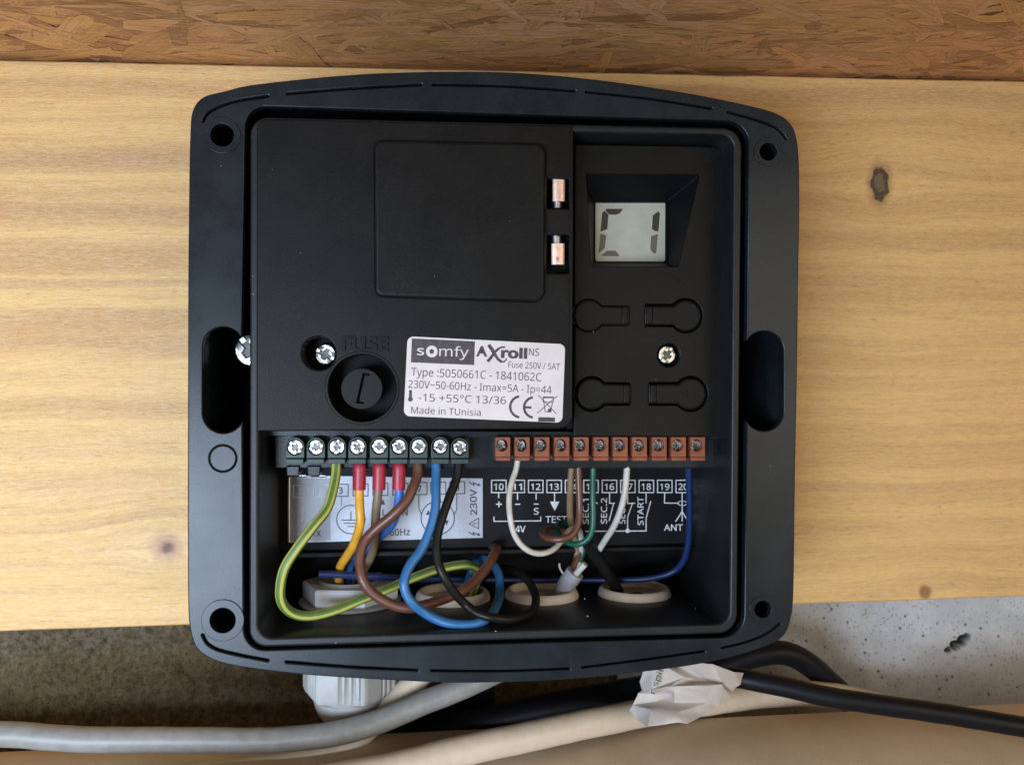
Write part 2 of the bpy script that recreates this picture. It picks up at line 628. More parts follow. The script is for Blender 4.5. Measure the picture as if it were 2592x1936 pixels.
def pine_material():
    M = Mat('sawn_pine')
    x, y, z = M.pos()
    warp = M.noise(M.vec(x * 0.012, 0.0, z * 0.035), 1.0, 3, 0.5)
    zz = z - x * 0.012 + (warp - 0.5) * 9.0
    knots = []
    for px, py, a, b in ((2227, 465, 3.0, 5.3), (423, 1385, 2.6, 2.4), (2341, 1497, 2.1, 2.3)):
        p = Q(px, py, BOARD)
        dx, dz = x - float(p[0]), z - float(p[2])
        w = M.noise(M.vec(x * 0.35, 0.0, z * 0.35), 1.0, 3, 0.6)
        d = ((dx * dx) / (a * a) + (dz * dz) / (b * b)).sq() + (w - 0.5) * 0.9
        knots.append((d, dx, dz))
        far = ((dx * dx) * (1 / 400.0) + (dz * dz) * (1 / 120.0)) * -1.0
        zz = zz + (far.op('EXPONENT') * dz * -0.75)
    bands = M.noise(M.vec(x * 0.0035, 3.1, zz * 0.155), 1.0, 2, 0.5)
    late = M.noise(M.vec(x * 0.0045, 7.7, zz * 0.24), 1.0, 4, 0.6)
    fib = M.noise(M.vec(x * 0.06, 1.3, zz * 1.7), 1.0, 4, 0.65)
    fine = M.noise(M.vec(x * 0.35, 2.2, zz * 3.5), 1.0, 3, 0.7)
    c = M.mix(bands.step(0.40, 0.64) * (z.step(-70.0, 15.0) * 0.7 + 0.3) * (1.0 - x.step(40.0, 130.0) * 0.35), (0.76, 0.445, 0.140), (0.55, 0.28, 0.082))
    c = M.mix(late.step(0.46, 0.70) * (0.7 - x.step(40.0, 130.0) * 0.3), c, (0.47, 0.245, 0.10))
    c = M.mix(fib.step(0.46, 0.74) * 0.55, c, (0.40, 0.24, 0.10))
    c = M.mix(fine.step(0.35, 0.65) * 0.36, c, (0.80, 0.62, 0.36))
    fleck = M.noise(M.vec(x * 0.16, 9.0, zz * 0.8), 1.0, 4, 0.7)
    c = M.mix(fleck.step(0.59, 0.70) * 0.55, c, (0.30, 0.17, 0.07))
    # a dark dead knot with a black ring, and two small red-brown ones
    (d1, _, _), (d2, _, _), (d3, _, _) = knots
    c = M.mix(d1.rstep(0.9, 2.0) * 0.55, c, (0.24, 0.125, 0.05))
    c = M.mix(d1.rstep(0.7, 1.0), c, (0.15, 0.10, 0.06))
    c = M.mix(d1.step(0.50, 0.70) * d1.rstep(0.95, 1.2) * 0.95, c, (0.055, 0.030, 0.015))
    c = M.mix(d2.rstep(0.9, 2.8) * 0.75, c, (0.42, 0.20, 0.11))
    c = M.mix(d2.rstep(0.35, 1.2) * 0.95, c, (0.13, 0.045, 0.024))
    c = M.mix(d3.rstep(0.6, 1.5) * 0.85, c, (0.24, 0.105, 0.04))
    grit = M.noise(M.vec(x * 0.28, 4.0, z * 0.85), 1.0, 6, 0.78)
    c = M.mix(grit.step(0.53, 0.70) * 0.42, c, (0.36, 0.20, 0.075))
    c = M.mix(grit.rstep(0.30, 0.46) * 0.36, c, (0.86, 0.62, 0.33))
    h = fib * 0.8 + fine * 0.8 + fleck * 0.4 + grit * 0.8 + M.noise(M.vec(x * 0.8, 5.0, z * 0.8), 1.0, 4, 0.7) * 0.6
    return M.set(c, rough=(fib * 0.2 + 0.33), spec=0.45, bump=h, bump_mm=0.16)


def slab(x0, x1, z0, z1, y0, y1, tilt0, tilt1, name, m):
    """a board whose lower and upper edges run slightly out of level"""
    n = 60
    V, F = [], []
    for i in range(n + 1):
        xx = x0 + (x1 - x0) * i / n
        e = 0.25 * mnoise.noise(Vector((xx * 0.15, 3, 0)))
        e2 = 0.35 * mnoise.noise(Vector((xx * 0.2, 9, 0)))
        a, b = z0 + tilt0 * xx + e, z1 + tilt1 * xx + e2
        V += [(xx, y0, a + 0.4), (xx, y0 + 0.4, a), (xx, y1, a), (xx, y1, b), (xx, y0 + 0.4, b), (xx, y0, b - 0.4)]
    for i in range(n):
        for k in range(6):
            a, b = i * 6 + k, i * 6 + (k + 1) % 6
            F.append((a, b, b + 6, a + 6))
    F += [tuple(range(6)), tuple(range(n * 6 + 5, n * 6 - 1, -1))]
    return mk(name, (V, F), m)


board = slab(-330, 330, -76.9, 100.6, BOARD, WALL - 1, 0.0110, 0.0150, 'pine_board', pine_material())
tag(board, 'pale sawn pine board with a dark knot, behind the black box', 'board')


def osb_material():
    M = Mat('oriented_strand')
    a = M.nt.nodes.new('ShaderNodeAttribute')
    a.attribute_name = 'tone'
    u, v, w = M.coord('UV')
    x, y, z = M.pos()
    f = M.noise(M.vec(u * 0.06, v * 1.3, 0.0), 1.0, 5, 0.75, 0.5)
    g = M.noise(M.vec(x * 0.5, y * 0.5, 0.0), 1.0, 4, 0.7)
    c = M.mix(f.step(0.42, 0.72) * 0.7, a.outputs['Color'], (0.24, 0.105, 0.04))
    s1 = M.noise(M.vec(x * 0.10, y * 0.75, 3.0), 1.0, 5, 0.75, 0.6)
    c = M.mix(s1.step(0.50, 0.68) * 0.65, c, (0.78, 0.47, 0.21))
    c = M.mix(s1.rstep(0.28, 0.44) * 0.5, c, (0.22, 0.09, 0.032))
    c = M.mix(g.step(0.62, 0.72) * 0.45, c, (0.14, 0.055, 0.02))
    return M.set(c, rough=(f * 0.2 + 0.38), bump=f * 0.6 + g * 0.6, bump_mm=0.22)


def build_osb():
    V, F, UV, A = [], [], [], []
    v, f = box(-330, 330, -260, BOARD + 14, 102.4, 114)
    V += list(v)
    F += f
    UV += [(p[0], p[1]) for p in v]
    A += [(0.30, 0.15, 0.06, 1)] * len(f)
    r = random.Random(3)
    for i in range(6500):
        L, W = (r.uniform(12, 48), r.uniform(1.4, 6)) if i % 9 else (r.uniform(30, 75), r.uniform(5, 12))
        th = r.gauss(0, 0.5) if r.random() < 0.72 else r.uniform(-1.5, 1.5)
        cx, cy = r.uniform(-300, 300), r.uniform(-110, 62)
        t = r.random()
        base = np.array((0.66, 0.33, 0.125)) * (0.78 + 0.40 * t) * np.array((1.0, 0.92 + 0.16 * r.random(), 0.8 + 0.5 * r.random()))
        if r.random() < 0.14:
            base = np.array((0.40, 0.18, 0.07)) * r.uniform(0.85, 1.1)
        c, s = math.cos(th), math.sin(th)
        tx, ty = r.gauss(0, 0.004), r.gauss(0, 0.014)
        h = 102.3 - r.random() * 0.45
        n = 7
        top, bot = [], []
        for k in range(n + 1):
            a = -L / 2 + L * k / n
            e = 1.0 if 0 < k < n else r.uniform(0.3, 0.8)
            top.append((a + r.uniform(-1, 1), W / 2 * e * r.uniform(0.8, 1.1)))
            bot.append((a + r.uniform(-1, 1), -W / 2 * e * r.uniform(0.8, 1.1)))
        n0 = len(V)
        for a, b in top + bot:
            X0, Y0 = cx + a * c - b * s, cy + a * s + b * c
            V.append((X0, min(Y0, BOARD + 12), h + a * tx + b * ty))
            UV.append((a + i * 13.7, b + i * 7.1))
        for k in range(n):
            F.append((n0 + k, n0 + k + 1, n0 + n + 2 + k, n0 + n + 1 + k))
            A.append((*base, 1))
    V = np.array(V)
    V[:, 2] += V[:, 0] * 0.0150
    o = mk('osb_panel', (V, F), osb_material(), uv=UV, attr=A, flat=True, recalc=False)
    return tag(o, 'brown strand board panel running along the top above the pine board', 'wood panel')


build_osb()


def rough_wall(name, x0, x1, z0, z1, y, nx, nz, hfun, m, label, cat):
    V, F = [], []
    for j in range(nz + 1):
        for i in range(nx + 1):
            xx, zz = x0 + (x1 - x0) * i / nx, z0 + (z1 - z0) * j / nz
            V.append((xx, y + hfun(xx, zz), zz))
    for j in range(nz):
        for i in range(nx):
            a = j * (nx + 1) + i
            F.append((a, a + 1, a + nx + 2, a + nx + 1))
    n0 = len(V)
    for xx, zz in ((x0, z0), (x1, z0), (x1, z1), (x0, z1)):
        V.append((xx, y + 40, zz))
    c = (0, nx, (nx + 1) * (nz + 1) - 1, (nx + 1) * nz)
    F.append((n0, n0 + 3, n0 + 2, n0 + 1))
    F.append(tuple(range(0, nx + 1)) + (n0 + 1, n0))
    F.append(tuple(range((nx + 1) * nz + nx, (nx + 1) * nz - 1, -1)) + (n0 + 3, n0 + 2))
    F.append(tuple(j * (nx + 1) + nx for j in range(nz + 1)) + (n0 + 2, n0 + 1))
    F.append(tuple(j * (nx + 1) for j in range(nz, -1, -1)) + (n0, n0 + 3))
    return tag(mk(name, (V, F), m, sharp=80), label, cat)


def block_material():
    M = Mat('brown_aggregate')
    x, y, z = M.pos()
    v = M.vec(x, y, z)
    a = M.noise(v, 0.5, 5, 0.7)
    b = M.voro(v, 0.75, 'F1', 'Color')
    k = M.noise(v, 1.6, 4, 0.7)
    c = M.mix(a.step(0.3, 0.7), (0.115, 0.078, 0.032), (0.26, 0.19, 0.09))
    c = M.mix(b.step(0.72, 0.98) * 0.55, c, (0.24, 0.20, 0.13))
    c = M.mix(k.step(0.54, 0.62) * 0.9, c, (0.022, 0.016, 0.008))
    g2 = M.voro(v, 0.45, 'F1', 'Color')
    c = M.mix(g2.step(0.66, 0.84) * 0.28, c, (0.27, 0.20, 0.11))
    c = M.mix(g2.rstep(0.16, 0.32) * 0.4, c, (0.04, 0.028, 0.012))
    sm = M.noise(M.vec(x * 0.09, 0.0, z * 0.25), 1.0, 4, 0.65)
    lime = (z + (sm - 0.5) * 16.0).step(-94.0, -88.0) * (x + (sm - 0.5) * 60.0).rstep(-125.0, -85.0)
    c = M.mix(lime * a.step(0.40, 0.62) * 0.35, c, (0.27, 0.26, 0.25))
    return M.set(c, rough=0.85, bump=a * 0.7 - k * 0.9, bump_mm=1.2)


def h_block(xx, zz):
    p = Vector((xx, zz, 0))
    return 1.1 * mnoise.fractal(p * 0.22, 0.8, 2.0, 5) + 0.9 * abs(mnoise.noise(p * 0.55)) + 0.5 * mnoise.noise(p * 1.3)


rough_wall('aggregate_block', -330, 44, -150, -74, WALL + 1, 480, 100, h_block, block_material(),
           'coarse brown masonry block below the left part of the pine board', 'masonry block')


HOLE = [q2(2400, 1645, WALL), q2(2418, 1632, WALL), q2(2435, 1622, WALL), q2(2447, 1612, WALL)]


def concrete_material():
    M = Mat('pale_concrete')
    x, y, z = M.pos()
    v = M.vec(x, y, z)
    a = M.noise(v, 0.10, 4, 0.6)
    k = M.noise(v, 1.4, 5, 0.7)
    p = M.voro(M.vec(x, 0.0, z), 0.30)
    sel = M.voro(M.vec(x, 0.0, z), 0.30, 'F1', 'Color')
    pore = p.rstep(0.06, 0.20) * sel.step(0.35, 0.5)
    p2 = M.voro(M.vec(x + 40.0, 0.0, z), 0.62).rstep(0.10, 0.24)
    c = M.mix(a.step(0.3, 0.7), (0.50, 0.525, 0.56), (0.62, 0.645, 0.69))
    c = M.mix(k.step(0.45, 0.70) * 0.5, c, (0.33, 0.32, 0.29))
    shade_noise = M.noise(M.vec(x * 0.12, 0.0, z * 0.05), 1.0, 4, 0.6)
    st = (x + (shade_noise - 0.5) * 40.0).rstep(108.0, 152.0)
    c = M.mix(st * 0.6, c, (0.27, 0.23, 0.165))  # browner by the box, whose soft shadow is put into the colour
    c = M.mix(pore.max(p2 * 0.4) * 0.85, c, (0.11, 0.10, 0.09))
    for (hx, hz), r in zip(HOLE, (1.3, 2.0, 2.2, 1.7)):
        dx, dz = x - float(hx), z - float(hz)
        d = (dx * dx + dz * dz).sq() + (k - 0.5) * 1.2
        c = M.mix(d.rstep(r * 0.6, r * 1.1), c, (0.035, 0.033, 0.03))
    return M.set(c, rough=0.8, bump=k * 0.5 - pore * 1.2 - p2 * 0.6, bump_mm=0.45)


def h_conc(xx, zz):
    p = Vector((xx, zz, 5))
    h = 0.25 * mnoise.fractal(p * 0.15, 0.9, 2.0, 4) + 0.15 * mnoise.noise(p * 0.9)
    for (hx, hz), r in zip(HOLE, (1.2, 1.9, 2.1, 1.5)):
        d = math.hypot(xx - hx, zz - hz) / (r * (1 + 0.3 * mnoise.noise(p * 0.8)))
        if d < 1:
            h += 9.0 * (1 - d * d)
    return h


rough_wall('concrete_wall', 45, 330, -150, -72, WALL, 420, 120, h_conc, concrete_material(),
           'pale grey pitted concrete below the right part of the pine board', 'wall')


def ledge_material():
    M = Mat('beige_painted_metal')
    x, y, z = M.pos()
    v = M.vec(x, y, z)
    a = M.noise(v, 0.05, 4, 0.6)
    g = M.noise(v, 1.5, 4, 0.65)
    c = M.mix(a.step(0.3, 0.7), (0.52, 0.40, 0.265), (0.60, 0.475, 0.325))
    c = M.mix(g.step(0.4, 0.7) * 0.25, c, (0.36, 0.27, 0.16))
    return M.set(c, rough=(a * 0.2 + 0.45), bump=g, bump_mm=0.05)


def build_ledge():
    yb = 35.0
    pts = [Q(0, 1899, yb), Q(900, 1868, yb), Q(1780, 1814, yb), Q(2592, 1776, yb)]
    sl = (pts[3][2] - pts[0][2]) / (pts[3][0] - pts[0][0])
    z0 = pts[0][2] - sl * pts[0][0]
    prof = [(yb, -60), (yb, -2.0)] + [(yb - 1.2 + 1.2 * math.cos(t), -1.2 + 1.2 * math.sin(t)) for t in np.linspace(0.3, 1.5, 5)]
    prof += [(yb - 1.5 - 70 * math.sin(t), -70 * (1 - math.cos(t))) for t in np.linspace(0.05, 1.5, 22)] + [(yb - 73, -140), (yb, -140)]
    V, F, n = [], [], 24
    for i in range(n + 1):
        xx = -360 + 720 * i / n
        V += [(xx, py, z0 + sl * xx + h) for py, h in prof]
    k = len(prof)
    for i in range(n):
        for j in range(k):
            a, b = i * k + j, i * k + (j + 1) % k
            F.append((a, b, b + k, a + k))
    F += [tuple(range(k)), tuple(range(n * k + k - 1, n * k - 1, -1))]
    return tag(mk('ledge', (V, F), ledge_material()), 'smooth beige ledge along the bottom that the cables lie on', 'ledge')


build_ledge()

# ------------------------------------------------------------------ the control box
box_root = empty('control_box', (0, BOARD, -78), 'open black plastic control box with wires and a C1 display', 'control box')


def smooth_px(pts, y, step=1.0):
    w = [q2(a, b, y) for a, b in pts]
    return [tuple(p) for p in catmull(w, closed=True, step=step)]


OUT = [(476, 700), (478, 500), (481, 345), (486, 285), (499, 259), (519, 244), (569, 231), (616, 219), (714, 206), (823, 195), (932, 187),
       (1041, 183), (1150, 181.5), (1259, 182.5), (1389, 190), (1519, 203), (1646, 221), (1773, 242), (1900, 268.5), (1962, 286), (1992, 303),
       (2009, 325), (2017, 352), (2022, 395), (2024, 518), (2021, 708), (2019.5, 840), (2017, 1000), (2013.5, 1180), (2011.5, 1330), (2009.5, 1480),
       (2007, 1535), (2001, 1570), (1990, 1600), (1972, 1619), (1933, 1637), (1852, 1662), (1770, 1680), (1689, 1692.5), (1526, 1711), (1400, 1720.5),
       (1280, 1726), (1160, 1728), (1077, 1725.5), (932, 1718), (776, 1707.5), (678, 1697), (605, 1686.5), (551, 1674), (516, 1657), (497, 1640),
       (484, 1608), (478, 1570), (475.5, 1498), (475, 1389), (475, 1100), (475.5, 900)]


def inner_loop(y, sx0, sx1):
    """the flange's inner edge with the two screw slots opening into it"""
    L = [(620, 320)]
    P = ppoly([(620, 268), (1896.4, 307.5), (1883.5, 1613), (616.6, 1646.3)], y, [5.4, 6.2, 6.2, 5.4], 10)
    k = 11
    tl, tr, br, bl = P[:k], P[k:2 * k], P[2 * k:3 * k], P[3 * k:]
    rs = [(1887 + 48 - 48 * math.cos(math.radians(a)), cy + 48 * s * math.sin(math.radians(a))) for a in ()] if False else []
    right = []
    for a in range(-62, 1, 6):           # upper arc, from the edge round to the right
        pass
    cxr, rr = 1934, 50
    for a in range(150, -1, -10):
        right.append((cxr + rr * math.cos(math.radians(a)), 888 - rr * math.sin(math.radians(a))))
    for a in range(0, -151, -10):
        right.append((cxr + rr * math.cos(math.radians(a)), 1041 - rr * math.sin(math.radians(a))))
    cxl, rl = 565, 53
    left = []
    for a in range(-25, -181, -10):
        left.append((cxl + rl * math.cos(math.radians(a)), 1043 - rl * math.sin(math.radians(a))))
    for a in range(180, 24, -10):
        left.append((cxl + rl * math.cos(math.radians(a)), 880 - rl * math.sin(math.radians(a))))
    R = [q2(a, b, y) for a, b in right]
    Lf = [q2(a, b, y) for a, b in left]
    return tl + tr + R + br + bl + Lf


def slit(pts, w, y):
    """a thin curved slit, as a closed outline round a polyline in pixels"""
    c = catmull([q2(a, b, y) for a, b in pts], step=0.8)
    t = np.gradient(c, axis=0)
    t /= np.linalg.norm(t, axis=1)[:, None]
    n = np.stack([-t[:, 1], t[:, 0]], 1)
    h = mm(w, y) / 2
    up, dn_ = c + n * h, c - n * h
    def end(cen, nn, tt):
        return [tuple(cen + h * (nn * math.cos(a) + tt * math.sin(a))) for a in np.linspace(0.3, math.pi - 0.3, 7)]
    return [tuple(p) for p in up] + end(c[-1], n[-1], t[-1]) + [tuple(p) for p in dn_[::-1]] + end(c[0], -n[0], -t[0])


SLITS = [[(514, 308), (521, 293), (540, 278), (590, 259), (678, 244)],
         [(726, 238), (890, 225), (1066, 215)], [(1096, 215), (1280, 219), (1455, 231)],
         [(1482, 233), (1640, 250), (1801, 275)], [(1842, 284), (1920, 306), (1965, 325), (1984, 343), (1989, 352)],
         [(513, 1607), (522, 1625), (545, 1641), (605, 1657), (678, 1671)],
         [(725, 1675), (880, 1687), (1056, 1696)], [(1092, 1697), (1270, 1698), (1441, 1692)],
         [(1473, 1689), (1640, 1668), (1783, 1648)], [(1827, 1640), (1892, 1624), (1945, 1601), (1974, 1578)]]
HOLES = [(562, 342, 28), (1945, 384, 23), (563.5, 1570, 31), (1931, 1542, 22.5)]

fl_loops = [smooth_px(OUT, 0), inner_loop(0, 0, 0)] + [slit(s, 5.2, 0) for s in SLITS] + [pcirc(a, b, r, 0, 36) for a, b, r in HOLES]
fl_loops += [pcirc(564, 1160, 33.0, 0, 48), pcirc(564, 1160, 32.3, 0, 48)]
flange = mk('flange', plate(fl_loops, 0, 3.0, 0.32), M_BOX, box_root)
# raised screw bosses round the corner holes
for (a, b, r), R in zip(HOLES, (45, 38, 52, 36)):
    mk('boss', plate([pcirc(a, b, R, -0.35, 48), pcirc(a, b, r, -0.35, 36)], -0.30, 0.6, 0.14), M_BOX, flange)
    c = q2(a, b, 3)
    mk('screw_tube', lathe([(mm(r) + 0.05, 0.0), (mm(r) - 0.1, 12.0), (0.0, 12.0)], (c[0], 2.6, c[1]), 'y', 36), M_DARK, flange)
# shallow pads that bridge the curved slits
for a, b in ((1080, 216), (1468, 233), (1074, 1697), (1457, 1691)):
    w = 13
    up = b < 968
    mk('pad', plate([ppoly([(a - w, b - (2 if up else 30)), (a + w, b - (2 if up else 30)), (a + w + 2, b + (30 if up else 2)), (a - w - 2, b + (30 if up else 2))], 0, 0.9)], -0.07, 0.3, 0.04), M_BOX, flange)


def shrink(loop, d):
    P = np.array(loop)
    t = np.roll(P, -1, 0) - np.roll(P, 1, 0)
    t /= np.linalg.norm(t, axis=1)[:, None] + 1e-9
    n = np.stack([-t[:, 1], t[:, 0]], 1)
    area_ = 0.5 * np.sum(P[:, 0] * np.roll(P[:, 1], -1) - np.roll(P[:, 0], -1) * P[:, 1])
    return [tuple(p) for p in P + n * (d if area_ > 0 else -d)]


skirt = shrink(smooth_px(OUT, 0, 3.0), 0.8)
mk('outer_wall', plate([skirt, shrink(skirt, 2.0)], 2.9, BOARD - 3.1, 0.1), M_BOX, box_root)
# floor of the gap between flange and tub (seen through the groove and behind the slits)
lip_o = ppoly([(632, 294), (1881, 323), (1868.5, 1604), (629, 1641)], 0, [4.6, 5.2, 5.2, 4.6], 10)
lip_i = ppoly([(656, 319), (1859, 341), (1848, 1580), (654, 1616)], 0, [3.2, 3.6, 3.6, 3.6], 10)
mk('tub', plate([lip_o, lip_i], 0.5, 54.0, 0.75, 3), M_TUB, box_root)
mk('tub_back', plate([lip_o], 54.0, 3.0), M_DARK, box_root)
mk('back_plate', plate([shrink(skirt, 2.2)], BOARD - 3, 2.5), M_DARK, box_root)

# --- black cover over the electronics, with hatch, sticker, fuse holder and contact pockets
CY = 0.4
cov = ppoly([(648, 300), (1452, 318), (1449, 1085), (650, 1092)], CY, [2.6, 0.3, 3.6, 0.6], 8)
FUSE = (917, 982)
hole_f = pcirc(FUSE[0], FUSE[1], 84, CY, 56)
hole_s = pcirc(807, 894, 42, CY, 40)
pk = [ppoly([(1385, 452), (1441, 453), (1441, 528), (1385, 528)], CY, 0.3, 3), ppoly([(1385, 595), (1441, 595), (1440, 692), (1384, 692)], CY, 0.3, 3)]
cover = mk('cover', plate([cov, hole_f, hole_s] + pk, CY, 10.0, 0.45, 3), M_COVER, box_root)
cover_back = mk('cover_inner', plate([ppoly([(640, 300), (1455, 320), (1452, 1075), (642, 1082)], CY)], 14.0, 2.0), M_DARK, cover)
mk('hatch', plate([ppoly([(945, 352), (1383, 362), (1380, 766), (947, 752)], CY - 2.1, [2.2, 2.6, 3.0, 2.4], 8)], CY - 2.1, 2.8, 1.1, 5), M_COVER, cover)
mk('hatch_edge', plate([ppoly([(1443, 330), (1450, 330), (1448, 1060), (1441, 1060)], CY, 0.2, 3)], CY - 0.35, 0.6, 0.15), M_COVER, cover)

# fuse holder: sunken ring, cap with a [-shaped slot, word FUSE in relief
fuse_slot = [(919, 945), (936, 945), (936, 949), (922, 950), (909, 1016), (921, 1017), (921, 1021), (902, 1020)]
fc = q2(FUSE[0] - 1, FUSE[1] + 2, 3.2)
cap = mk('fuse_cap', join(plate([circ(fc[0], fc[1], mm(52, 3.2), 48), ppoly(fuse_slot, 3.2)], 3.2, 2.4, 0.22),
                          plate([circ(fc[0], fc[1], mm(52, 3.2) - 0.1, 48)], 5.4, 8.0)), M_COVER, cover)
rim = q2(FUSE[0], FUSE[1], CY)
mk('fuse_rim', lathe([(mm(84) - 0.05, 9.0), (mm(84) - 0.05, 0.2), (mm(86), -0.25), (mm(91), -0.25), (mm(94), 0.2)], (rim[0], CY, rim[1]), 'y', 64), M_COVER, cover)


def relief(name, s, x0, y0, x1, y1, cap_px, y, t, m, parent, bold=0.0):
    v, f = glyphs(s, bold)
    d = np.array([x1 - x0, y1 - y0], float)
    up = np.array([d[1], -d[0]]) / np.linalg.norm(d) * cap_px
    P = [np.array([x0, y0]) + d * a + up * b for a, b in v]
    A = np.array([Q(p[0], p[1], y) for p in P])
    n = len(A)
    B = A + np.array([0, t, 0])
    cnt = {}
    for q in f:
        for i in range(len(q)):
            e = (q[i], q[(i + 1) % len(q)])
            cnt[tuple(sorted(e))] = cnt.get(tuple(sorted(e)), 0) + 1
    F = list(f) + [(a, b, b + n, a + n) for (a, b), k in cnt.items() if k == 1]
    return mk(name, (np.concatenate([A, B]), F), m, parent, flat=True)


relief('raised_lettering', 'FUSE', 864, 887, 983, 888, 35, CY - 0.6, 0.65, M_DARK, cover, 0.35)


# --- screws
def screw_mesh(R, dome=0.35, w=0.20, c=0.26, h=0.52):
    """a slotted cross-head: two crescents with a notch each over a darker floor; local, facing -y, radius R"""
    def half(sgn):
        a0 = math.asin(w)
        arc = [(R * math.cos(a), sgn * R * math.sin(a)) for a in np.linspace(a0, math.pi - a0, 22)]
        x1 = R * c
        return arc + [(-x1, sgn * R * w), (-x1 * 0.8, sgn * R * h), (x1 * 0.8, sgn * R * h), (x1, sgn * R * w)]
    top = plate([half(1), half(-1)], 0.0, 0.9, R * 0.07, 2)
    side = [(R * s_, 0) for s_ in (1,)]
    bits = plate([[(s * R * 0.62, -R * w * 0.8), (s * R * 0.96, -R * w * 0.8), (s * R * 0.96, R * w * 0.8), (s * R * 0.62, R * w * 0.8)] for s in (1, -1)], 0.22, 0.6, 0.03)
    v = top[0].copy()
    rr = np.hypot(v[:, 0], v[:, 2])
    v[:, 1] += dome * (rr / R) ** 2
    base = plate([circ(0, 0, R * 0.97, 32)], 0.75, 2.2)
    return (v, top[1]), bits, base


def screw(name, R, cen, rot, parent, m1=None, m2=None, origin_parent=True):
    a, b, c = screw_mesh(R)
    vf = join(a, b, c)
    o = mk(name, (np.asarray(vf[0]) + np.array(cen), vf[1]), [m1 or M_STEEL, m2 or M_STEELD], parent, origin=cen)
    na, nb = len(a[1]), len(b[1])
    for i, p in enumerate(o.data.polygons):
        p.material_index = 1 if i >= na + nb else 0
    o.rotation_euler = (0, rot, 0)
    return o


p = Q(823, 897, 9.0)
screw('screw', mm(25, 9), p, 0.5, cover)
mk('screw_well', lathe([(mm(42) - 0.02, 0.5), (mm(40), 13.0), (0, 13.0)], (*Q(807, 894, CY)[[0]], CY, Q(807, 894, CY)[2]), 'y'), M_DARK, cover)

# --- contact clips
for k, (x0, y0, x1, y1, g0, g1) in enumerate(((1399, 455, 1430, 510, 510, 527), (1396, 617, 1429, 670, 597, 617))):
    def arch(xa, ya, xb, yb, y, bulge):
        V, F, n = [], [], 12
        for i in range(n + 1):
            t = i / n
            for py in (ya, yb):
                b = Q(xa + (xb - xa) * t, py, y)
                V.append(b + np.array([0, -bulge * math.sin(math.pi * t) ** 0.6, 0]))
        m = len(V)
        V += [v + np.array([0, 0.4, 0]) for v in V]
        for i in range(n):
            F.append((2 * i, 2 * i + 1, 2 * i + 3, 2 * i + 2))
            F.append((m + 2 * i, m + 2 * i + 2, m + 2 * i + 3, m + 2 * i + 1))
            F.append((2 * i, 2 * i + 2, m + 2 * i + 2, m + 2 * i))
            F.append((2 * i + 1, m + 2 * i + 1, m + 2 * i + 3, 2 * i + 3))
        F += [(0, m, m + 1, 1), (2 * n, 2 * n + 1, m + 2 * n + 1, m + 2 * n)]
        return V, F
    clip = mk('contact_clip', arch(x0, y0, x1, y1, 1.8, 0.45), M_COPPER, cover)
    mk('pin', arch(x0 + 1, g0, x1 - 8, g1, 3.0, 0.8), M_TIN, clip)
    ym = (y0 + y1) / 2 + 8
    mk('contact_tab', plate([ppoly([(x0 + 12, ym), (x0 + 19, ym - 1), (x0 + 17, ym + 9), (x0 + 13, ym + 9)], 0.8, 0.12, 3)], 0.72, 0.5, 0.1), M_TIN if k else M_COPPER, clip)
    mk('pocket', plate([ppoly([(x0 - 20, min(y0, g0) - 8), (x1 + 20, min(y0, g0) - 8), (x1 + 20, max(y1, g1) + 25), (x0 - 20, max(y1, g1) + 25)], 7)], 7.5, 1.0), M_DARK, cover)

# --- rating sticker
LY = CY - 0.12


def LM(x, y):
    return 1000 + x / 4.809, 820 + y / 4.809


st = mk('rating_label', plate([ppoly([LM(152, 150), LM(2072, 246), LM(2036, 1202), LM(104, 1120)], LY, 1.6, 8)], LY, 0.14, 0.03), M_STICKER, cover)
ink = Ink(LY - 0.02, LM)
ink.poly([(205, 175), (972, 212), (963, 500), (193, 467)])
ink.k = 8
ink.text('A', 985, 388, 1122, 392, 122, 0.35)
for pts, w in (([(1148, 266), (1180, 310), (1215, 375)], 44), ([(1215, 375), (1255, 430), (1292, 458)], 34), ([(1292, 458), (1322, 462), (1345, 445), (1356, 424)], 17),
               ([(1332, 281), (1295, 284), (1260, 300)], 22), ([(1260, 300), (1205, 352), (1170, 405)], 30), ([(1170, 405), (1135, 448)], 38)):
    ink.line(pts, w)
ink.text('roll', 1288, 406, 1608, 417, 118, 0.45)
ink.text('NS', 1628, 384, 1750, 390, 88)
ink.text('Fuse 250V / 5AT', 1378, 530, 2005, 560, 76)
ink.text('Type :5050661C - 1841062C', 195, 630, 1780, 697, 98)
ink.text('230V~50-60Hz - Imax=5A - Ip=44', 160, 776, 1903, 848, 92)
ink.text('-15 +55°C 13/36', 285, 938, 1350, 976, 92)
ink.text('Made in TUnisia', 195, 1087, 1043, 1118, 80)
ink.line([(188, 815), (187, 900)], 36)
ink.disc(187, 915, 30)
ink.ring(1530, 1008, 113, 143, 98, 262)
ink.ring(1694, 1015, 108, 138, 98, 262)
ink.line([(1580, 1014), (1652, 1016)], 28)
ink.line([(1745, 868), (1963, 1092)], 9)
ink.line([(1975, 876), (1732, 1084)], 9)
ink.rect(1806, 898, 1925, 952, 9)
ink.line([(1800, 888), (1932, 892)], 12)
ink.line([(1812, 955), (1828, 1068), (1880, 1070)], 9)
ink.line([(1915, 958), (1900, 1040)], 9)
ink.disc(1882, 1052, 24)
ink.poly([(1746, 1133), (1948, 1138), (1944, 1192), (1742, 1187)])
ink.build('printing', M_INK, st)
ink = Ink(LY - 0.07, LM)
ink.text('s', 266, 376, 352, 380, 112, 0.1)
ink.ring(447, 335, 29, 71)
ink.text('mfy', 536, 388, 894, 402, 118, 0.0)
ink.build('logo_lettering', M_STICKER, st)

# --- recessed right panel with display, buttons and a screw
PY = 10.0


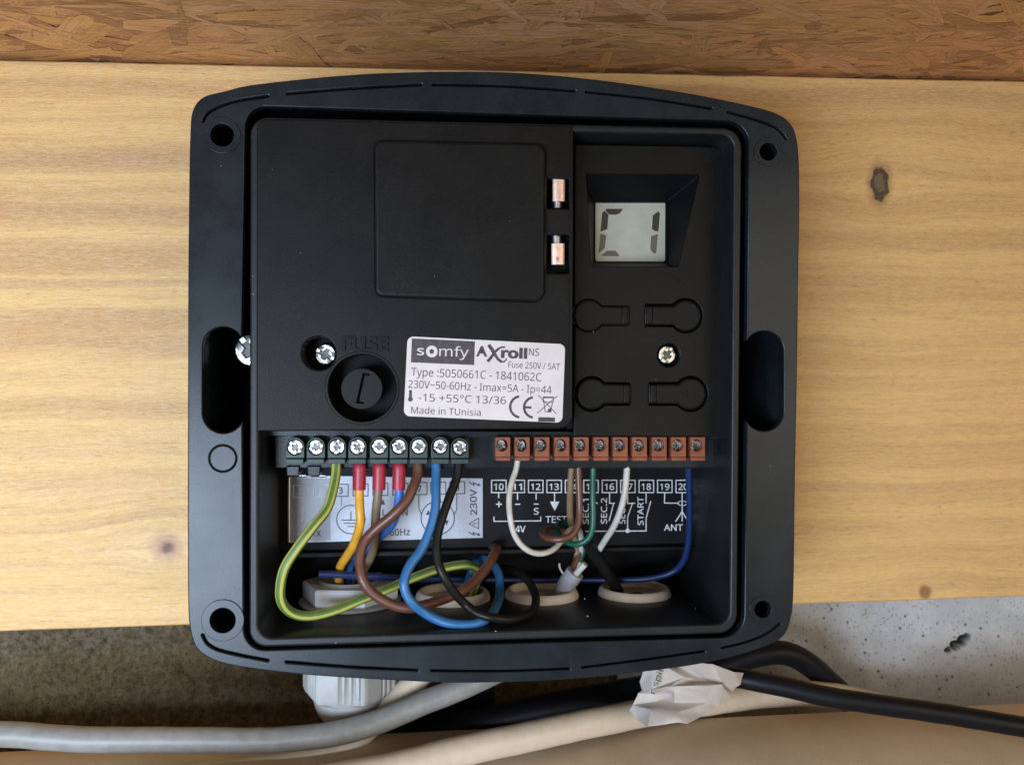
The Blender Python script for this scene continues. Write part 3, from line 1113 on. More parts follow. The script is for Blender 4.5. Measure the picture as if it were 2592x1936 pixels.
def crop(ox, oy, k):
    return lambda x, y: (ox + x / k, oy + y / k)


DM = crop(1420, 420, 5.5075)
KM = crop(1440, 740, 5.005)
trap = ppoly([DM(350, 112), DM(1938, 122), DM(1640, 1402), DM(425, 1402)], PY, 0.35, 4)


def keyhole(cx, cy, r, ex, half, y):
    """a round button with a tongue reaching to pixel ex"""
    c = q2(cx, cy, y)
    R, H = mm(r, y), mm(half, y)
    e = q2(ex, cy, y)[0]
    sg = 1 if e > c[0] else -1
    a0 = math.asin(H / R)
    arc = [(c[0] + sg * R * math.cos(a), c[1] + R * math.sin(a)) for a in np.linspace(a0, 2 * math.pi - a0, 40)]
    return arc + [(e, c[1] - H), (e, c[1] + H)]


BTN = [(1490, 799, 44, 1591, 27), (1736, 799, 43, 1633, 27), (1498, 997, 43, 1595, 28), (1748, 997, 44, 1643, 28)]
right_out = ppoly([(1455, 366), (1832, 372), (1824, 1105), (1452, 1105)], PY, [0.2, 3.2, 0.3, 0.2], 8)
rs_hole = pcirc(1693, 899, 31, PY, 36)
panel = mk('control_panel', plate([right_out, trap, rs_hole] + [keyhole(a, b, r + 1.8, ex, h + 1.8, PY) for a, b, r, ex, h in BTN], PY, 3.0, 0.25), M_COVER, box_root)
for (a, b, r, ex, h), nm in zip(BTN, ('', '', '', 'SET')):
    sg = 1 if ex > a else -1
    bt = mk('button', plate([keyhole(a, b, r - 1.8, ex + sg * 4, h - 1.8, PY)], PY - 0.45, 2.8, 0.8, 4), M_COVER, panel)
    mk('button_step', plate([ppoly([(ex - sg * 18, b - h + 5), (ex - sg * 2, b - h + 5), (ex - sg * 2, b + h - 5), (ex - sg * 18, b + h - 5)], PY, 0.2, 3)], PY - 0.75, 0.8, 0.3), M_COVER, bt)
    if nm:
        relief('raised_lettering', nm, a - 24, b + 8, a + 22, b + 8, 17, PY - 0.6, 0.3, M_COVER, bt, 0.1)
c = Q(1489, 796, PY)
mk('panel_back', plate([ppoly([(1440, 340), (1850, 340), (1845, 1120), (1440, 1120)], PY)], PY + 14, 2.0), M_DARK, panel)
mk('button_pit', plate([ppoly([(1440, 730), (1840, 730), (1836, 1110), (1440, 1110)], PY)], PY + 5.5, 1.0), M_DARK, panel)
p = Q(1689, 898, PY + 2.0)
screw('screw', mm(22.5, PY + 2), p, 2.2, panel)
rs = [[(1500 + dx, 700 + dy) for dx, dy in ()]]
mk('moulded_line', plate([slit([(1530, 690), (1478, 735)], 3, PY)], PY - 0.12, 0.3), M_COVER, panel)
mk('moulded_line', plate([slit([(1690, 690), (1740, 725)], 3, PY)], PY - 0.12, 0.3), M_COVER, panel)

DY = 20.0
lcd_in = ppoly([DM(455, 490), DM(1478, 490), DM(1478, 1350), DM(452, 1350)], DY, 0.7, 4)
disp = mk('display', plate([ppoly([DM(482, 518), DM(1455, 518), DM(1452, 1333), DM(478, 1330)], DY, [0.3, 0.3, 0.5, 0.7], 4)], DY, 0.6, 0.06), M_LCD, panel)
n = len(trap)
V = [(x, PY + 0.5, z) for x, z in trap] + [(x, DY - 0.02, z) for x, z in lcd_in]
well = mk('display_well', join((V, [(i, (i + 1) % n, n + (i + 1) % n, n + i) for i in range(n)]), plate([lcd_in], DY + 0.3, 0.5)), M_DARK, panel)
for k, seg in enumerate(([(630, 600), (865, 600), (815, 665), (770, 682), (670, 680), (620, 625)], [(575, 650), (608, 628), (660, 680), (648, 860), (640, 885), (550, 918)],
                         [(1360, 635), (1378, 665), (1358, 915), (1310, 910), (1268, 880), (1280, 690)],
                         [(550, 948), (610, 960), (630, 985), (610, 1150), (530, 1218), (525, 1190)], [(640, 1182), (760, 1182), (812, 1250), (800, 1262), (555, 1255)],
                         [(1350, 948), (1330, 1190), (1318, 1222), (1285, 1222), (1245, 1160), (1255, 985)])):
    mk('digit_segment', plate([ppoly([DM(*q) for q in seg], DY)], DY - 0.05, 0.06), M_SEGA if k < 3 else M_SEGB, disp)

# --- terminal strip and the two terminal blocks
strip = mk('terminal_strip', join(plate([ppoly([(692, 1100), (1846, 1100), (1844, 1186), (694, 1186)], 16, 0.6, 4)], 16, 22, 0.4),
                                  plate([ppoly([(652, 1088), (1850, 1096), (1850, 1112), (652, 1104)], 11)], 12, 12, 0.2)), M_BOX, box_root)
GX = [747, 799.3, 852.8, 904.6, 959.4, 1009.5, 1059.7, 1114, 1163.6]
GYc = [1132, 1132, 1131, 1131, 1130, 1130.5, 1130, 1130, 1133]
GY = 9.0
loops = []
for x, yc in zip(GX, GYc):
    a = q2(x, yc - 1, GY)
    w, b = mm(23, GY), q2(x, 1160, GY)[1]
    loops.append([(a[0] + w * math.cos(t), a[1] + w * 1.06 * math.sin(t)) for t in np.linspace(0, math.pi, 18)] + [(a[0] - w, b), (a[0] + w, b)])
    loops.append(circ(a[0], q2(x, yc, GY)[1], mm(19.3, GY), 30))
green = mk('terminal_block', join(plate(loops, GY, 6.0, 0.18),
                                  plate([ppoly([(x - 22, 1160.5), (x + 22, 1160.5), (x + 22, 1173), (x - 22, 1173)], GY, 0.15, 2) for x in GX], GY - 1.0, 6.0, 0.15),
                                  plate([ppoly([(722, 1104), (1190, 1104), (1190, 1170), (722, 1170)], GY)], GY + 5.2, 6.0)), M_GREEN, box_root)
green['label'] = 'dark green terminal block'
# tongues under the empty first terminals
mk('strip_teeth', plate([ppoly([(x - 17, 1174), (x + 17, 1174), (x + 15, 1200), (x - 15, 1200)], 20, 0.3, 3) for x in GX[:2]], 15, 10, 0.3), M_BOX, strip)
sm = None
for i, (x, yc) in enumerate(zip(GX, GYc)):
    cpt = Q(x, yc, GY + (0.3, 0.9, 0.4, 0.2, 0.8, 0.9, 0.6, 1.0, 1.3)[i])
    rot = (0.75, -0.25, 1.75, 0.7, 0.03, 0.3, -0.2, -0.3, 0.45)[i]
    if sm is None:
        sm = screw('terminal_screw', mm(18.0, GY), cpt, rot, green)
    else:
        copy_ob(sm, cpt, green, rot)
OX = [1273.5, 1322.5, 1372.5, 1423, 1472, 1522, 1571, 1619.5, 1669.5, 1718.5, 1767]
OY = 9.0
loops = []
for k, x in enumerate(OX):
    loops.append(ppoly([(x - 19.5, 1106), (x + 18.5, 1106), (x + 18.5, 1157), (x - 19.5, 1157)], OY, 0.25, 3))
    loops.append(pcirc(x - 3, 1127, 15.5, OY, 28))
orange = mk('terminal_block', join(plate(loops, OY, 6.0, 0.15),
                                   plate([ppoly([(x - 19, 1157.5), (x + 18, 1157.5), (x + 18, 1166), (x - 19, 1166)], OY, 0.15, 2) for x in OX], OY - 0.2, 6.0, 0.12),
                                   plate([ppoly([(1255, 1108), (1784, 1108), (1784, 1164), (1255, 1164)], OY)], OY + 5.2, 6.0)), M_ORANGE, box_root)
orange['label'] = 'orange terminal block'
sm = None
for i, x in enumerate(OX):
    cpt = Q(x - 7, 1127, OY + 2.2)
    rot = (0.4, 1.2, 0.05, 0.5, 0.9, 1.0, 0.8, 1.1, 1.4, 1.6, 1.0)[i]
    if sm is None:
        sm = screw('terminal_screw', mm(14.2, OY), cpt, rot, orange, M_TIN, M_STEELD)
    else:
        copy_ob(sm, cpt, orange, rot)

# --- wiring diagram panel deep in the tub
SY = 38.0
SM = crop(680, 1080, 3.687)
TM = crop(1200, 1080, 3.456)
dp = mk('diagram_panel', plate([ppoly([(686, 1150), (1800, 1150), (1795, 1392), (690, 1412)], SY, 0.6, 4)], SY, 15, 0.5), M_DARK, box_root)
sil = mk('silver_label', plate([ppoly([SM(190, 452), SM(1998, 482), SM(1998, 1035), SM(195, 1082)], SY - 0.15, 0.15, 3)], SY - 0.15, 0.14, 0.03), M_SILVER, dp)
M_LIP = plastic('clear_label_edge', (0.60, 0.61, 0.64), 0.16, 0.05, 1.0, 0.01, 3, metal=0.7)
for pts in ([SM(192, 470), SM(190, 760), SM(192, 1075)], [SM(205, 455), SM(270, 452), SM(345, 453)], [SM(398, 456), SM(460, 455), SM(535, 457)]):
    vf, uv = tube([Q(a, b, SY - 0.1) for a, b in pts], 0.55, 12)
    mk('label_edge', vf, M_LIP, sil, uv=uv, recalc=False)
ink, inw = Ink(SY - 0.17, SM), Ink(SY - 0.17, SM)
bx = [232, 417, 602, 788, 973, 1158, 1338, 1513, 1690]
for i, x in enumerate(bx):
    k = inw if i < 2 else ink
    y0, y1 = 545 - i * 4.2, 657 - i * 4.2
    k.rect(x, y0, x + 140, y1, 9)
    k.text(str(i + 1), x + 58 - 8, y1 - 24, x + 58 + (18 if i == 0 else 32), y1 - 24, 62, 0.25)
inw.line([(310, 655), (310, 880)], 13)
inw.line([(495, 655), (495, 710)], 12)
ink.line([(680, 650), (680, 735)], 6)
ink.ring(768, 865, 128, 137)
ink.line([(768, 790), (768, 868)], 9)
ink.line([(680, 870), (856, 870)], 8)
ink.line([(706, 900), (830, 900)], 8)
ink.line([(738, 930), (800, 930)], 8)
ink.poly([(1040, 725), (1090, 725), (1065, 675)])
ink.text('L', 1062, 825, 1096, 825, 58, 0.14)
ink.text('N', 1248, 825, 1298, 825, 58, 0.14)
ink.text('50-60Hz', 1010, 1018, 1320, 1010, 62, 0.14)
ink.text('TX', 400, 1022, 490, 1022, 56, 0.14)
ink.line([(1402, 634), (1402, 762), (1426, 818)], 9)
ink.line([(1756, 626), (1756, 772), (1732, 818)], 9)
ink.ring(1578, 850, 150, 160)
for a, b, s in ((1490, 800, 1), (1660, 895, -1)):
    ink.poly([(a - 24, b + 22 * s), (a, b - 26 * s), (a + 22, b + 22 * s)])
ink.text('230V', 1945, 822, 1940, 580, 62, 0.14)
ink.line([(1872, 905), (1960, 850), (1960, 950), (1872, 905)], 8)
ink.line([(1905, 903), (1938, 902)], 8)
ink.disc(1950, 901, 5)
for b in (535, 1000):
    ink.line([(1868, b - 18), (1920, b + 12)], 9)
    ink.line([(1920, b + 12), (1908, b - 16)], 9)
    ink.line([(1908, b - 16), (1952, b + 4)], 9)
    ink.poly([(1978, b + 18), (1945, b + 16), (1960, b - 12)])
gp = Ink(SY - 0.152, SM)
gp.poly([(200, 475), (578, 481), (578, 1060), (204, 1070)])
gp.build('painted_glare_field', M_GLARE, sil)  # painted reflection over the label's left end
ink.build('printing', M_INK, sil)
inw.build('glare_white_printing', M_INK_GLARE, sil)  # dark lettering under glare, painted white
inw = Ink(SY - 0.06, TM)
for i in range(11):
    x = 150 + i * 161.3
    inw.rect(x + 3, 467, x + 130, 575, 9)
    inw.text(str(10 + i), x + 24, 552, x + 108, 552, 56, 0.12)
inw.line([(215, 580), (215, 620)], 10)
inw.line([(380, 580), (380, 636)], 10)
inw.line([(543, 580), (543, 634)], 10)
inw.line([(195, 677), (239, 677)], 11)
inw.line([(217, 655), (217, 699)], 11)
inw.line([(360, 677), (402, 677)], 9)
inw.line([(524, 675), (562, 675)], 9)
inw.text('S', 522, 766, 566, 766, 56, 0.10)
inw.line([(174, 787), (174, 826), (583, 822), (583, 787)], 9)
inw.text('24V', 318, 922, 450, 922, 58, 0.10)
inw.line([(704, 580), (704, 655)], 10)
inw.poly([(664, 654), (746, 654), (705, 735)])
inw.text('TEST', 625, 838, 812, 838, 58, 0.10)
for s, x, y0, y1 in (('SEC.1', 1002, 850, 630), ('SEC.2', 1162, 848, 622), ('SEC', 1322, 848, 712), ('START', 1482, 860, 612)):
    inw.text(s, x, y0, x, y1, 52, 0.10)
for pts in ([(1185, 578), (1185, 668), (1230, 668)], [(1220, 672), (1182, 820)], [(1343, 578), (1343, 670), (1406, 668)], [(1386, 666), (1343, 790), (1343, 906)],
            [(1505, 578), (1505, 665)], [(1545, 652), (1505, 800), (1505, 910)], [(975, 913), (1505, 910)], [(1668, 578), (1665, 666), (1785, 668)],
            [(1820, 578), (1820, 825)], [(1820, 740), (1765, 826)], [(1820, 740), (1872, 826)], [(1060, 660), (1080, 670)]):
    inw.line(pts, 9)
inw.disc(1342, 909, 19)
inw.ring(1822, 668, 33, 42, sy=0.55)
inw.text('ANT', 1660, 908, 1826, 908, 56, 0.10)
inw.build('printing', M_INKW, dp)
mk('tray_edge', plate([ppoly([(700, 1398), (1790, 1380), (1790, 1392), (700, 1414)], SY - 2, 0.3, 3)], SY - 2.5, 4, 0.4), M_COVER, dp)

# ------------------------------------------------------------------ grommets and gland in the floor of the tub
FZ = Q(1250, 1600, 0)[2] - 0.1           # top of the tub floor


for px, lab in ((1146, 'beige rubber grommet under the tangle of mains wires, beside the white gland'), (1371, 'beige rubber grommet holding the grey sheathed cable, third along the box floor'),
                (1606, 'rightmost beige rubber grommet, with the black sheath going in')):
    c = Q(px, 1516, 36)
    R = mm(94, 36)
    prof = [(R * 0.80, 0.1), (R, 0.3), (R * 1.01, 0.9), (R * 0.97, 2.1), (R * 0.93, 2.7), (R * 0.88, 2.9), (R * 0.84, 2.7), (R * 0.81, 1.5), (R * 0.78, 0.7), (0.0, 0.5)]
    t = mk('grommet', lathe(prof, (c[0], c[1], FZ), 'z', 64), M_GROM, origin=(c[0], c[1], FZ))
    tag(t, lab, 'grommet', 'cable entries along the box floor')

gc = Q(886, 1520, 36)
gland = empty('cable_gland', (gc[0], gc[1], FZ), 'white nylon cable gland with hexagonal nut, through the left end of the box floor', 'cable gland', 'cable entries along the box floor')


def hexprism(c, R, z0, z1, rot, hole=0.0, ch=0.5):
    V, F = [], []
    ang = [rot + math.pi / 3 * k for k in range(6)]
    rings = [(R - ch, z0), (R, z0 + ch), (R, z1 - ch), (R - ch, z1)]
    for r, z in rings:
        V += [(c[0] + r * math.cos(a), c[1] + r * math.sin(a), z) for a in ang]
    for j in range(3):
        for k in range(6):
            a, b = j * 6 + k, j * 6 + (k + 1) % 6
            F.append((a, b, b + 6, a + 6))
    if hole:
        n0 = len(V)
        m = 48
        for z in (z1, z1 - 6):
            V += [(c[0] + hole * math.cos(2 * math.pi * k / m), c[1] + hole * math.sin(2 * math.pi * k / m), z) for k in range(m)]
        aa = np.array([2 * math.pi * k / m for k in range(m)])
        for k in range(6):
            a0 = ang[k] % (2 * math.pi)
            i0 = int(round(a0 / (2 * math.pi) * m)) % m
            for j in range(m // 6):
                F.append((18 + k, n0 + (i0 + j + 1) % m, n0 + (i0 + j) % m))
            F.append((18 + k, 18 + (k + 1) % 6, n0 + (i0 + m // 6) % m))
        for k in range(m):
            F.append((n0 + k, n0 + (k + 1) % m, n0 + m + (k + 1) % m, n0 + m + k))
        F.append(tuple(n0 + m + k for k in range(m)))
    else:
        F.append(tuple(range(18, 24)))
    F.append(tuple(range(5, -1, -1)))
    return V, F


RH = 14.3
mk('hex_nut', hexprism(gc, RH, FZ + 1.15, FZ + 6.2, math.radians(-69), 9.6), M_NUT, gland, sharp=25)
mk('washer', lathe([(9.8, 0.0), (14.6, 0.0), (15.0, 0.3), (15.0, 0.9), (14.6, 1.2), (9.8, 1.2)], (gc[0], gc[1], FZ), 'z', 64), M_GLAND, gland)
mk('thread_bush', lathe([(9.5, -6), (9.5, 6.5), (8.9, 7.1), (8.2, 6.9), (7.9, 6.0), (7.9, -4), (0, -4)], (gc[0], gc[1], FZ), 'z', 56), M_GLAND, gland)
g0 = Q(883, 1716, 36)[2] + 3
zd = Q(883, 1790, 25)[2]
dome = []
m = 120
V, F = [], []
prof = [(0.94, g0 + 10), (0.98, g0), (0.98, zd + 2.4), (0.94, zd + 0.9), (0.86, zd - 0.4), (0.845, zd - 1.0), (0.82, zd - 2.6), (0.76, zd - 4.6), (0.66, zd - 6.4), (0.5, zd - 7.6), (0.0, zd - 7.8)]
for k in range(m):
    a = 2 * math.pi * k / m
    hexr = 1.0 / max(math.cos((a + math.radians(8)) % (math.pi / 3) - math.pi / 6), 0.87)
    rib = 0.8 if (k % 3 == 0 and 26 < ((a + math.radians(8)) % (math.pi / 3)) * 180 / math.pi + 0 <= 60) else 0.0
    for j, (r, z) in enumerate(prof):
        rr = 12.6 * r * (hexr if j < 4 else 1.0) - (rib if j in (0, 1, 2) else 0)
        V.append((gc[0] + rr * math.cos(a), gc[1] + rr * math.sin(a), z))
k_ = len(prof)
for k in range(m):
    for j in range(k_ - 1):
        a, b = k * k_ + j, ((k + 1) % m) * k_ + j
        F.append((a, b, b + 1, a + 1))
mk('dome_nut', (V, F), M_GLAND, gland, sharp=28)

# ------------------------------------------------------------------ wires inside the box
def wire(pts, r, m, label, name='wire', cat='wire', group=None, parent=None, step=1.2, seg=16):
    vf, uv = tube(worn(pxpath(pts, step), min(0.5, r * 0.16)), r, seg)
    o = mk(name, vf, m, parent, uv=uv, origin=None if parent is None else ORG[parent.name], recalc=False, sharp=60)
    if parent is None:
        tag(o, label, cat, group)
    return o


R12 = mm(12.6, 8)
GW = 'wires inside the control box'
wire([(852, 1162, 14), (851, 1200, 13), (841, 1250, 10), (829, 1287, 8), (794, 1331, 5), (750, 1389, 4), (721, 1436, 4), (710, 1483, 5), (711, 1518, 6), (729, 1545, 8), (761, 1559, 10),
      (794, 1559, 11), (852, 1543, 13), (914, 1517, 16), (986, 1489, 20), (1048, 1463, 22), (1113, 1440, 26), (1180, 1429, 30), (1205, 1440, 33), (1206, 1465, 36), (1195, 1500, 37), (1185, 1532, 37)],
     R12, W_GY, 'green and yellow striped earth wire looping left of the gland', group=GW)
wire([(1058, 1162, 15), (1056, 1202, 14), (1043, 1237, 12), (1027, 1270, 11), (992, 1305, 11), (951, 1338, 12), (924, 1366, 12), (911, 1400, 11), (910, 1436, 10), (918, 1469, 9), (939, 1498, 9),
      (976, 1522, 9), (1012, 1535, 9), (1041, 1538, 9), (1084, 1529, 11), (1142, 1509, 15), (1186, 1485, 19), (1222, 1449, 23), (1247, 1409, 27), (1256, 1388, 32), (1245, 1388, 38), (1230, 1412, 42), (1205, 1460, 42), (1185, 1526, 38)],
     mm(13.4, 9), W_BROWN, 'thick brown wire looping from the seventh green terminal to the second grommet', group=GW)
wire([(1104, 1162, 14), (1103, 1200, 13), (1103, 1243, 11), (1102, 1283, 10), (1089, 1338, 9), (1069, 1386, 8), (1041, 1425, 6), (1028, 1451, 5), (1023, 1477, 4), (1029, 1503, 4), (1045, 1525, 4),
      (1071, 1547, 5), (1109, 1567, 5), (1149, 1578, 4.5), (1189, 1580, 4.5), (1219, 1573, 5.5), (1242, 1557, 9), (1258, 1529, 17), (1265, 1489, 30), (1261, 1451, 33), (1248, 1429, 35), (1228, 1414, 37),
      (1212, 1416, 39), (1200, 1430, 40), (1190, 1455, 40), (1180, 1490, 38), (1178, 1527, 38)],
     mm(12.2, 8), W_BLUE, 'bright blue wire making a wide loop in front of the box floor', group=GW)
wire([(1161, 1162, 14), (1155, 1210, 13), (1138, 1256, 11), (1119, 1310, 9), (1108, 1351, 8), (1105, 1380, 7), (1108, 1416, 6), (1117, 1445, 5), (1133, 1473, 5), (1155, 1505, 6), (1179, 1529, 7),
      (1209, 1551, 5.5), (1244, 1562, 4.6), (1280, 1567, 5.5), (1318, 1563, 8), (1345, 1550, 11), (1356, 1525, 16), (1351, 1495, 23), (1335, 1467, 27), (1312, 1449, 32), (1284, 1438, 38), (1250, 1440, 42), (1215, 1470, 42), (1195, 1526, 38)],
     mm(11.5, 8), W_BLACK, 'thin black wire looping past the third grommet', group=GW)


def ferrule_wire(x, pts, r, m, label):
    b = Q(x, 1176, 14)
    root = empty('wire', b, label, 'wire', GW)
    wire(pts, r, m, None, 'insulation', parent=root)
    P = pxpath([(x, 1172, 14), (x, 1190, 14), (x - 0.5, 1212, 14), (x - 1, 1239, 14)], 0.6)
    rad = [mm(16.6, 14) * (0.80 if i == 0 else 0.96 if i == 1 else 1.0) for i in range(len(P))]
    rad[-1] *= 0.97
    vf, uv = tube(P, 1, 20, radii=rad)
    mk('ferrule', vf, M_RED, root, origin=ORG[root.name], uv=uv, recalc=False, sharp=50)
    vf, uv = tube(pxpath([(x, 1160, 14), (x, 1168, 14), (x, 1175, 14)], 0.6), mm(7, 14), 14)
    mk('ferrule_pin', vf, M_STEEL, root, origin=ORG[root.name], uv=uv, recalc=False)
    return root


ferrule_wire(910, [(909, 1225, 14), (910, 1250, 14), (911, 1283, 13), (912, 1319, 13), (905, 1351, 15), (892, 1384, 18), (877, 1407, 22), (862, 1432, 26), (858, 1461, 30), (859, 1490, 33), (862, 1535, 36)],
             mm(11.6, 13), W_YEL, 'yellow wire with a red ferrule, entering the white gland')
ferrule_wire(960, [(959, 1225, 14), (956, 1255, 14), (952, 1290, 15), (950, 1330, 19), (947, 1373, 25), (942, 1400, 29), (930, 1427, 33), (915, 1455, 36), (905, 1490, 37), (900, 1535, 37)],
             mm(11.4, 15), W_OLIVE, 'dull brown wire with a red ferrule, middle of the three ferrules')
ferrule_wire(1010, [(1011, 1225, 14), (1010, 1250, 14), (1007, 1275, 15), (1000, 1310, 18), (987, 1335, 22), (968, 1353, 26), (930, 1385, 32), (900, 1408, 33), (886, 1430, 34), (881, 1455, 35), (881, 1490, 36), (880, 1535, 37)],
             mm(11.2, 15), W_BLUEB, 'light blue wire with a red ferrule, behind the brown wire')

wire([(1311, 1160, 16), (1306, 1190, 16), (1298, 1212, 15), (1292, 1238, 14), (1289, 1268, 13), (1292, 1311, 12), (1301, 1349, 12), (1316, 1375, 12), (1339, 1394, 12), (1362, 1401, 13), (1385, 1398, 14),
      (1405, 1387, 16), (1423, 1366, 19), (1434, 1349, 21), (1450, 1337, 24), (1466, 1341, 30), (1472, 1365, 34), (1470, 1400, 36), (1462, 1440, 35), (1440, 1480, 34)],
     mm(7.6, 13), W_WHITE, 'thin white wire curving under the 24V marking', group=GW)
wire([(1449, 1160, 18), (1446, 1196, 19), (1443, 1254, 21), (1443, 1297, 25), (1446, 1325, 29), (1452, 1350, 33), (1462, 1390, 36), (1455, 1440, 36)],
     mm(8.6, 20), W_TAN, 'tan wire running straight down beside the TEST marking', group=GW)
wire([(1463, 1160, 17), (1464, 1200, 17), (1466, 1254, 17), (1466, 1297, 17), (1460, 1335, 16), (1443, 1358, 15), (1414, 1365, 15), (1388, 1362, 17), (1374, 1353, 21), (1377, 1342, 26), (1398, 1337, 30), (1432, 1344, 34),
      (1467, 1375, 36), (1467, 1400, 36), (1452, 1433, 35), (1437, 1465, 34), (1430, 1490, 34)],
     mm(9.0, 17), W_BROWN, 'thin brown wire coiled below the TEST marking', group=GW)
wire([(1502, 1160, 17), (1501, 1190, 17), (1500, 1254, 18), (1501, 1311, 18), (1499, 1340, 18), (1489, 1363, 18), (1466, 1377, 19), (1446, 1376, 21), (1423, 1361, 24), (1412, 1343, 27), (1411, 1331, 31), (1424, 1322, 34),
      (1450, 1327, 36), (1474, 1355, 36), (1476, 1400, 36), (1450, 1450, 35)],
     mm(7.8, 18), W_TEAL, 'dark green wire hooked round the thin brown one', group=GW)
wire([(1590, 1158, 17), (1586, 1194, 17), (1582, 1239, 17), (1573, 1282, 18), (1556, 1326, 20), (1533, 1364, 25), (1517, 1390, 29), (1504, 1414, 34)],
     mm(8.4, 18), W_WHITE, 'short white wire slanting down to the black sheath', group=GW)
wire([(1743, 1160, 18), (1744, 1200, 20), (1745, 1283, 24), (1743, 1355, 28), (1738, 1395, 30), (1728, 1422, 32), (1712, 1441, 34), (1692, 1453, 35), (1660, 1461, 36), (1628, 1465, 37), (1559, 1467, 40), (1400, 1468, 44),
      (1300, 1468, 45), (1200, 1466, 42), (1100, 1464, 36), (1000, 1462, 30), (900, 1456, 25), (806, 1452, 23)],
     mm(8.8, 26), W_NAVY, 'dark blue antenna wire running along the back of the box floor', group=GW)
sheath = wire([(1488, 1374, 27), (1508, 1402, 29), (1538, 1448, 32), (1561, 1490, 35), (1572, 1535, 36)], mm(16, 32), W_BLACK, 'black cable sheath slanting into the rightmost grommet', 'cable_sheath', 'sheath')
wire([(1456, 1448, 32), (1441, 1470, 33), (1426, 1497, 34), (1413, 1535, 35)], mm(24, 33), M_TAPE, 'frayed grey cable sheath rising from the third grommet', 'cable_sheath', 'sheath')
wire([(1481, 1427, 29), (1468, 1441, 30), (1450, 1464, 32), (1438, 1482, 33)], mm(8.2, 31), W_WHITE, 'cut white wire stub poking from the grey sheath', group=GW)
wire([(1416, 1427, 31), (1417, 1437, 32), (1426, 1452, 33)], mm(2.6, 32), W_WHITE, 'tiny white strand sticking out beside the grey sheath', group=GW)

# mounting screw in the left slot, half hidden behind the lip
ms = Q(634, 886, 20.0)
o = screw('mounting_screw', mm(39, 20), ms, 0.9, None)
tag(o, 'bright steel mounting screw half hidden in the left slot of the box', 'screw')
vf, uv = tube([np.array(ms) + np.array([0, 2.4, 0]), np.array(ms) + np.array([0, BOARD - 40 + 0.5, 0])], 2.0, 16)

# ------------------------------------------------------------------ cables below the box
wire([(-330, 1838, 22), (0, 1858, 21), (180, 1866, 20), (362, 1871, 20), (543, 1874.5, 20), (690, 1873, 20), (770, 1866, 20), (845, 1856, 20), (962, 1823, 23), (1079, 1777, 27), (1195, 1727, 31), (1290, 1680, 35), (1350, 1630, 36.5), (1371, 1580, 37), (1374, 1555, 36.5)],
     mm(30.5, 20), W_GREY, 'thick grey cable rising from bottom left to the underside of the box', 'cable', 'cable', step=2.5, seg=24)
wire([(100, 1995, 19), (300, 1985, 20), (500, 1962, 22), (728, 1932, 25), (826, 1906, 27), (892, 1872, 29), (942, 1830, 31), (993, 1780, 33), (1051, 1725, 35), (1105, 1660, 36), (1140, 1580, 36)],
     mm(31, 29), W_BEIGE, 'beige cable passing behind the grey cable beside the white gland', 'cable', 'cable', step=2.5, seg=24)
wire([(100, 2110, -10), (300, 2075, -8), (600, 2020, -4), (900, 1962, 2), (1100, 1917, 7), (1300, 1872, 12), (1500, 1829, 19), (1620, 1805, 25), (1750, 1781, 33), (1900, 1762, 42), (2050, 1755, 47), (2150, 1766, 50), (2250, 1794, 52), (2340, 1835, 54)],
     mm(37, 15), W_BEIGE, 'beige cable lying along the ledge and passing behind the torn paper', 'cable', 'cable', step=2.5, seg=24)
wire([(2900, 1892, 4), (2592, 1838, 8), (2400, 1808, 10), (2200, 1777, 13), (2050, 1751, 17), (1930, 1726, 21), (1860, 1713, 24), (1780, 1716, 28), (1740, 1722, 30)],
     mm(27, 12), W_CABLE, 'black cable running from the torn paper to the right edge over the beige ledge', 'cable', 'cable', step=2.5, seg=24)
wire([(1770, 1722, 36), (1690, 1734, 38), (1560, 1758, 40), (1400, 1788, 41), (1250, 1822, 42), (1100, 1850, 44), (980, 1876, 46), (850, 1905, 48)],
     mm(38, 40), W_CABLE, 'black cable from the torn paper going left under the box', 'cable', 'cable', step=2.5, seg=24)
wire([(1740, 1718, 52), (1840, 1682, 52), (1930, 1655, 52), (1990, 1653, 52), (2045, 1678, 53), (2100, 1724, 55), (2150, 1775, 58), (2200, 1830, 62)],
     mm(31, 52), W_CABLE, 'black cable arching below the lower right corner of the box', 'cable', 'cable', step=2.5, seg=24)
tag(mk('filler', plate([ppoly([(1010, 1690), (1252, 1690), (1252, 1900), (1010, 1900)], 56, 0.5, 3)], 56, 12, 0.4), M_DARK),
    'flat black bracket under the box, behind the grey cable', 'filler')  # flat black piece put in for the dark patch under the box

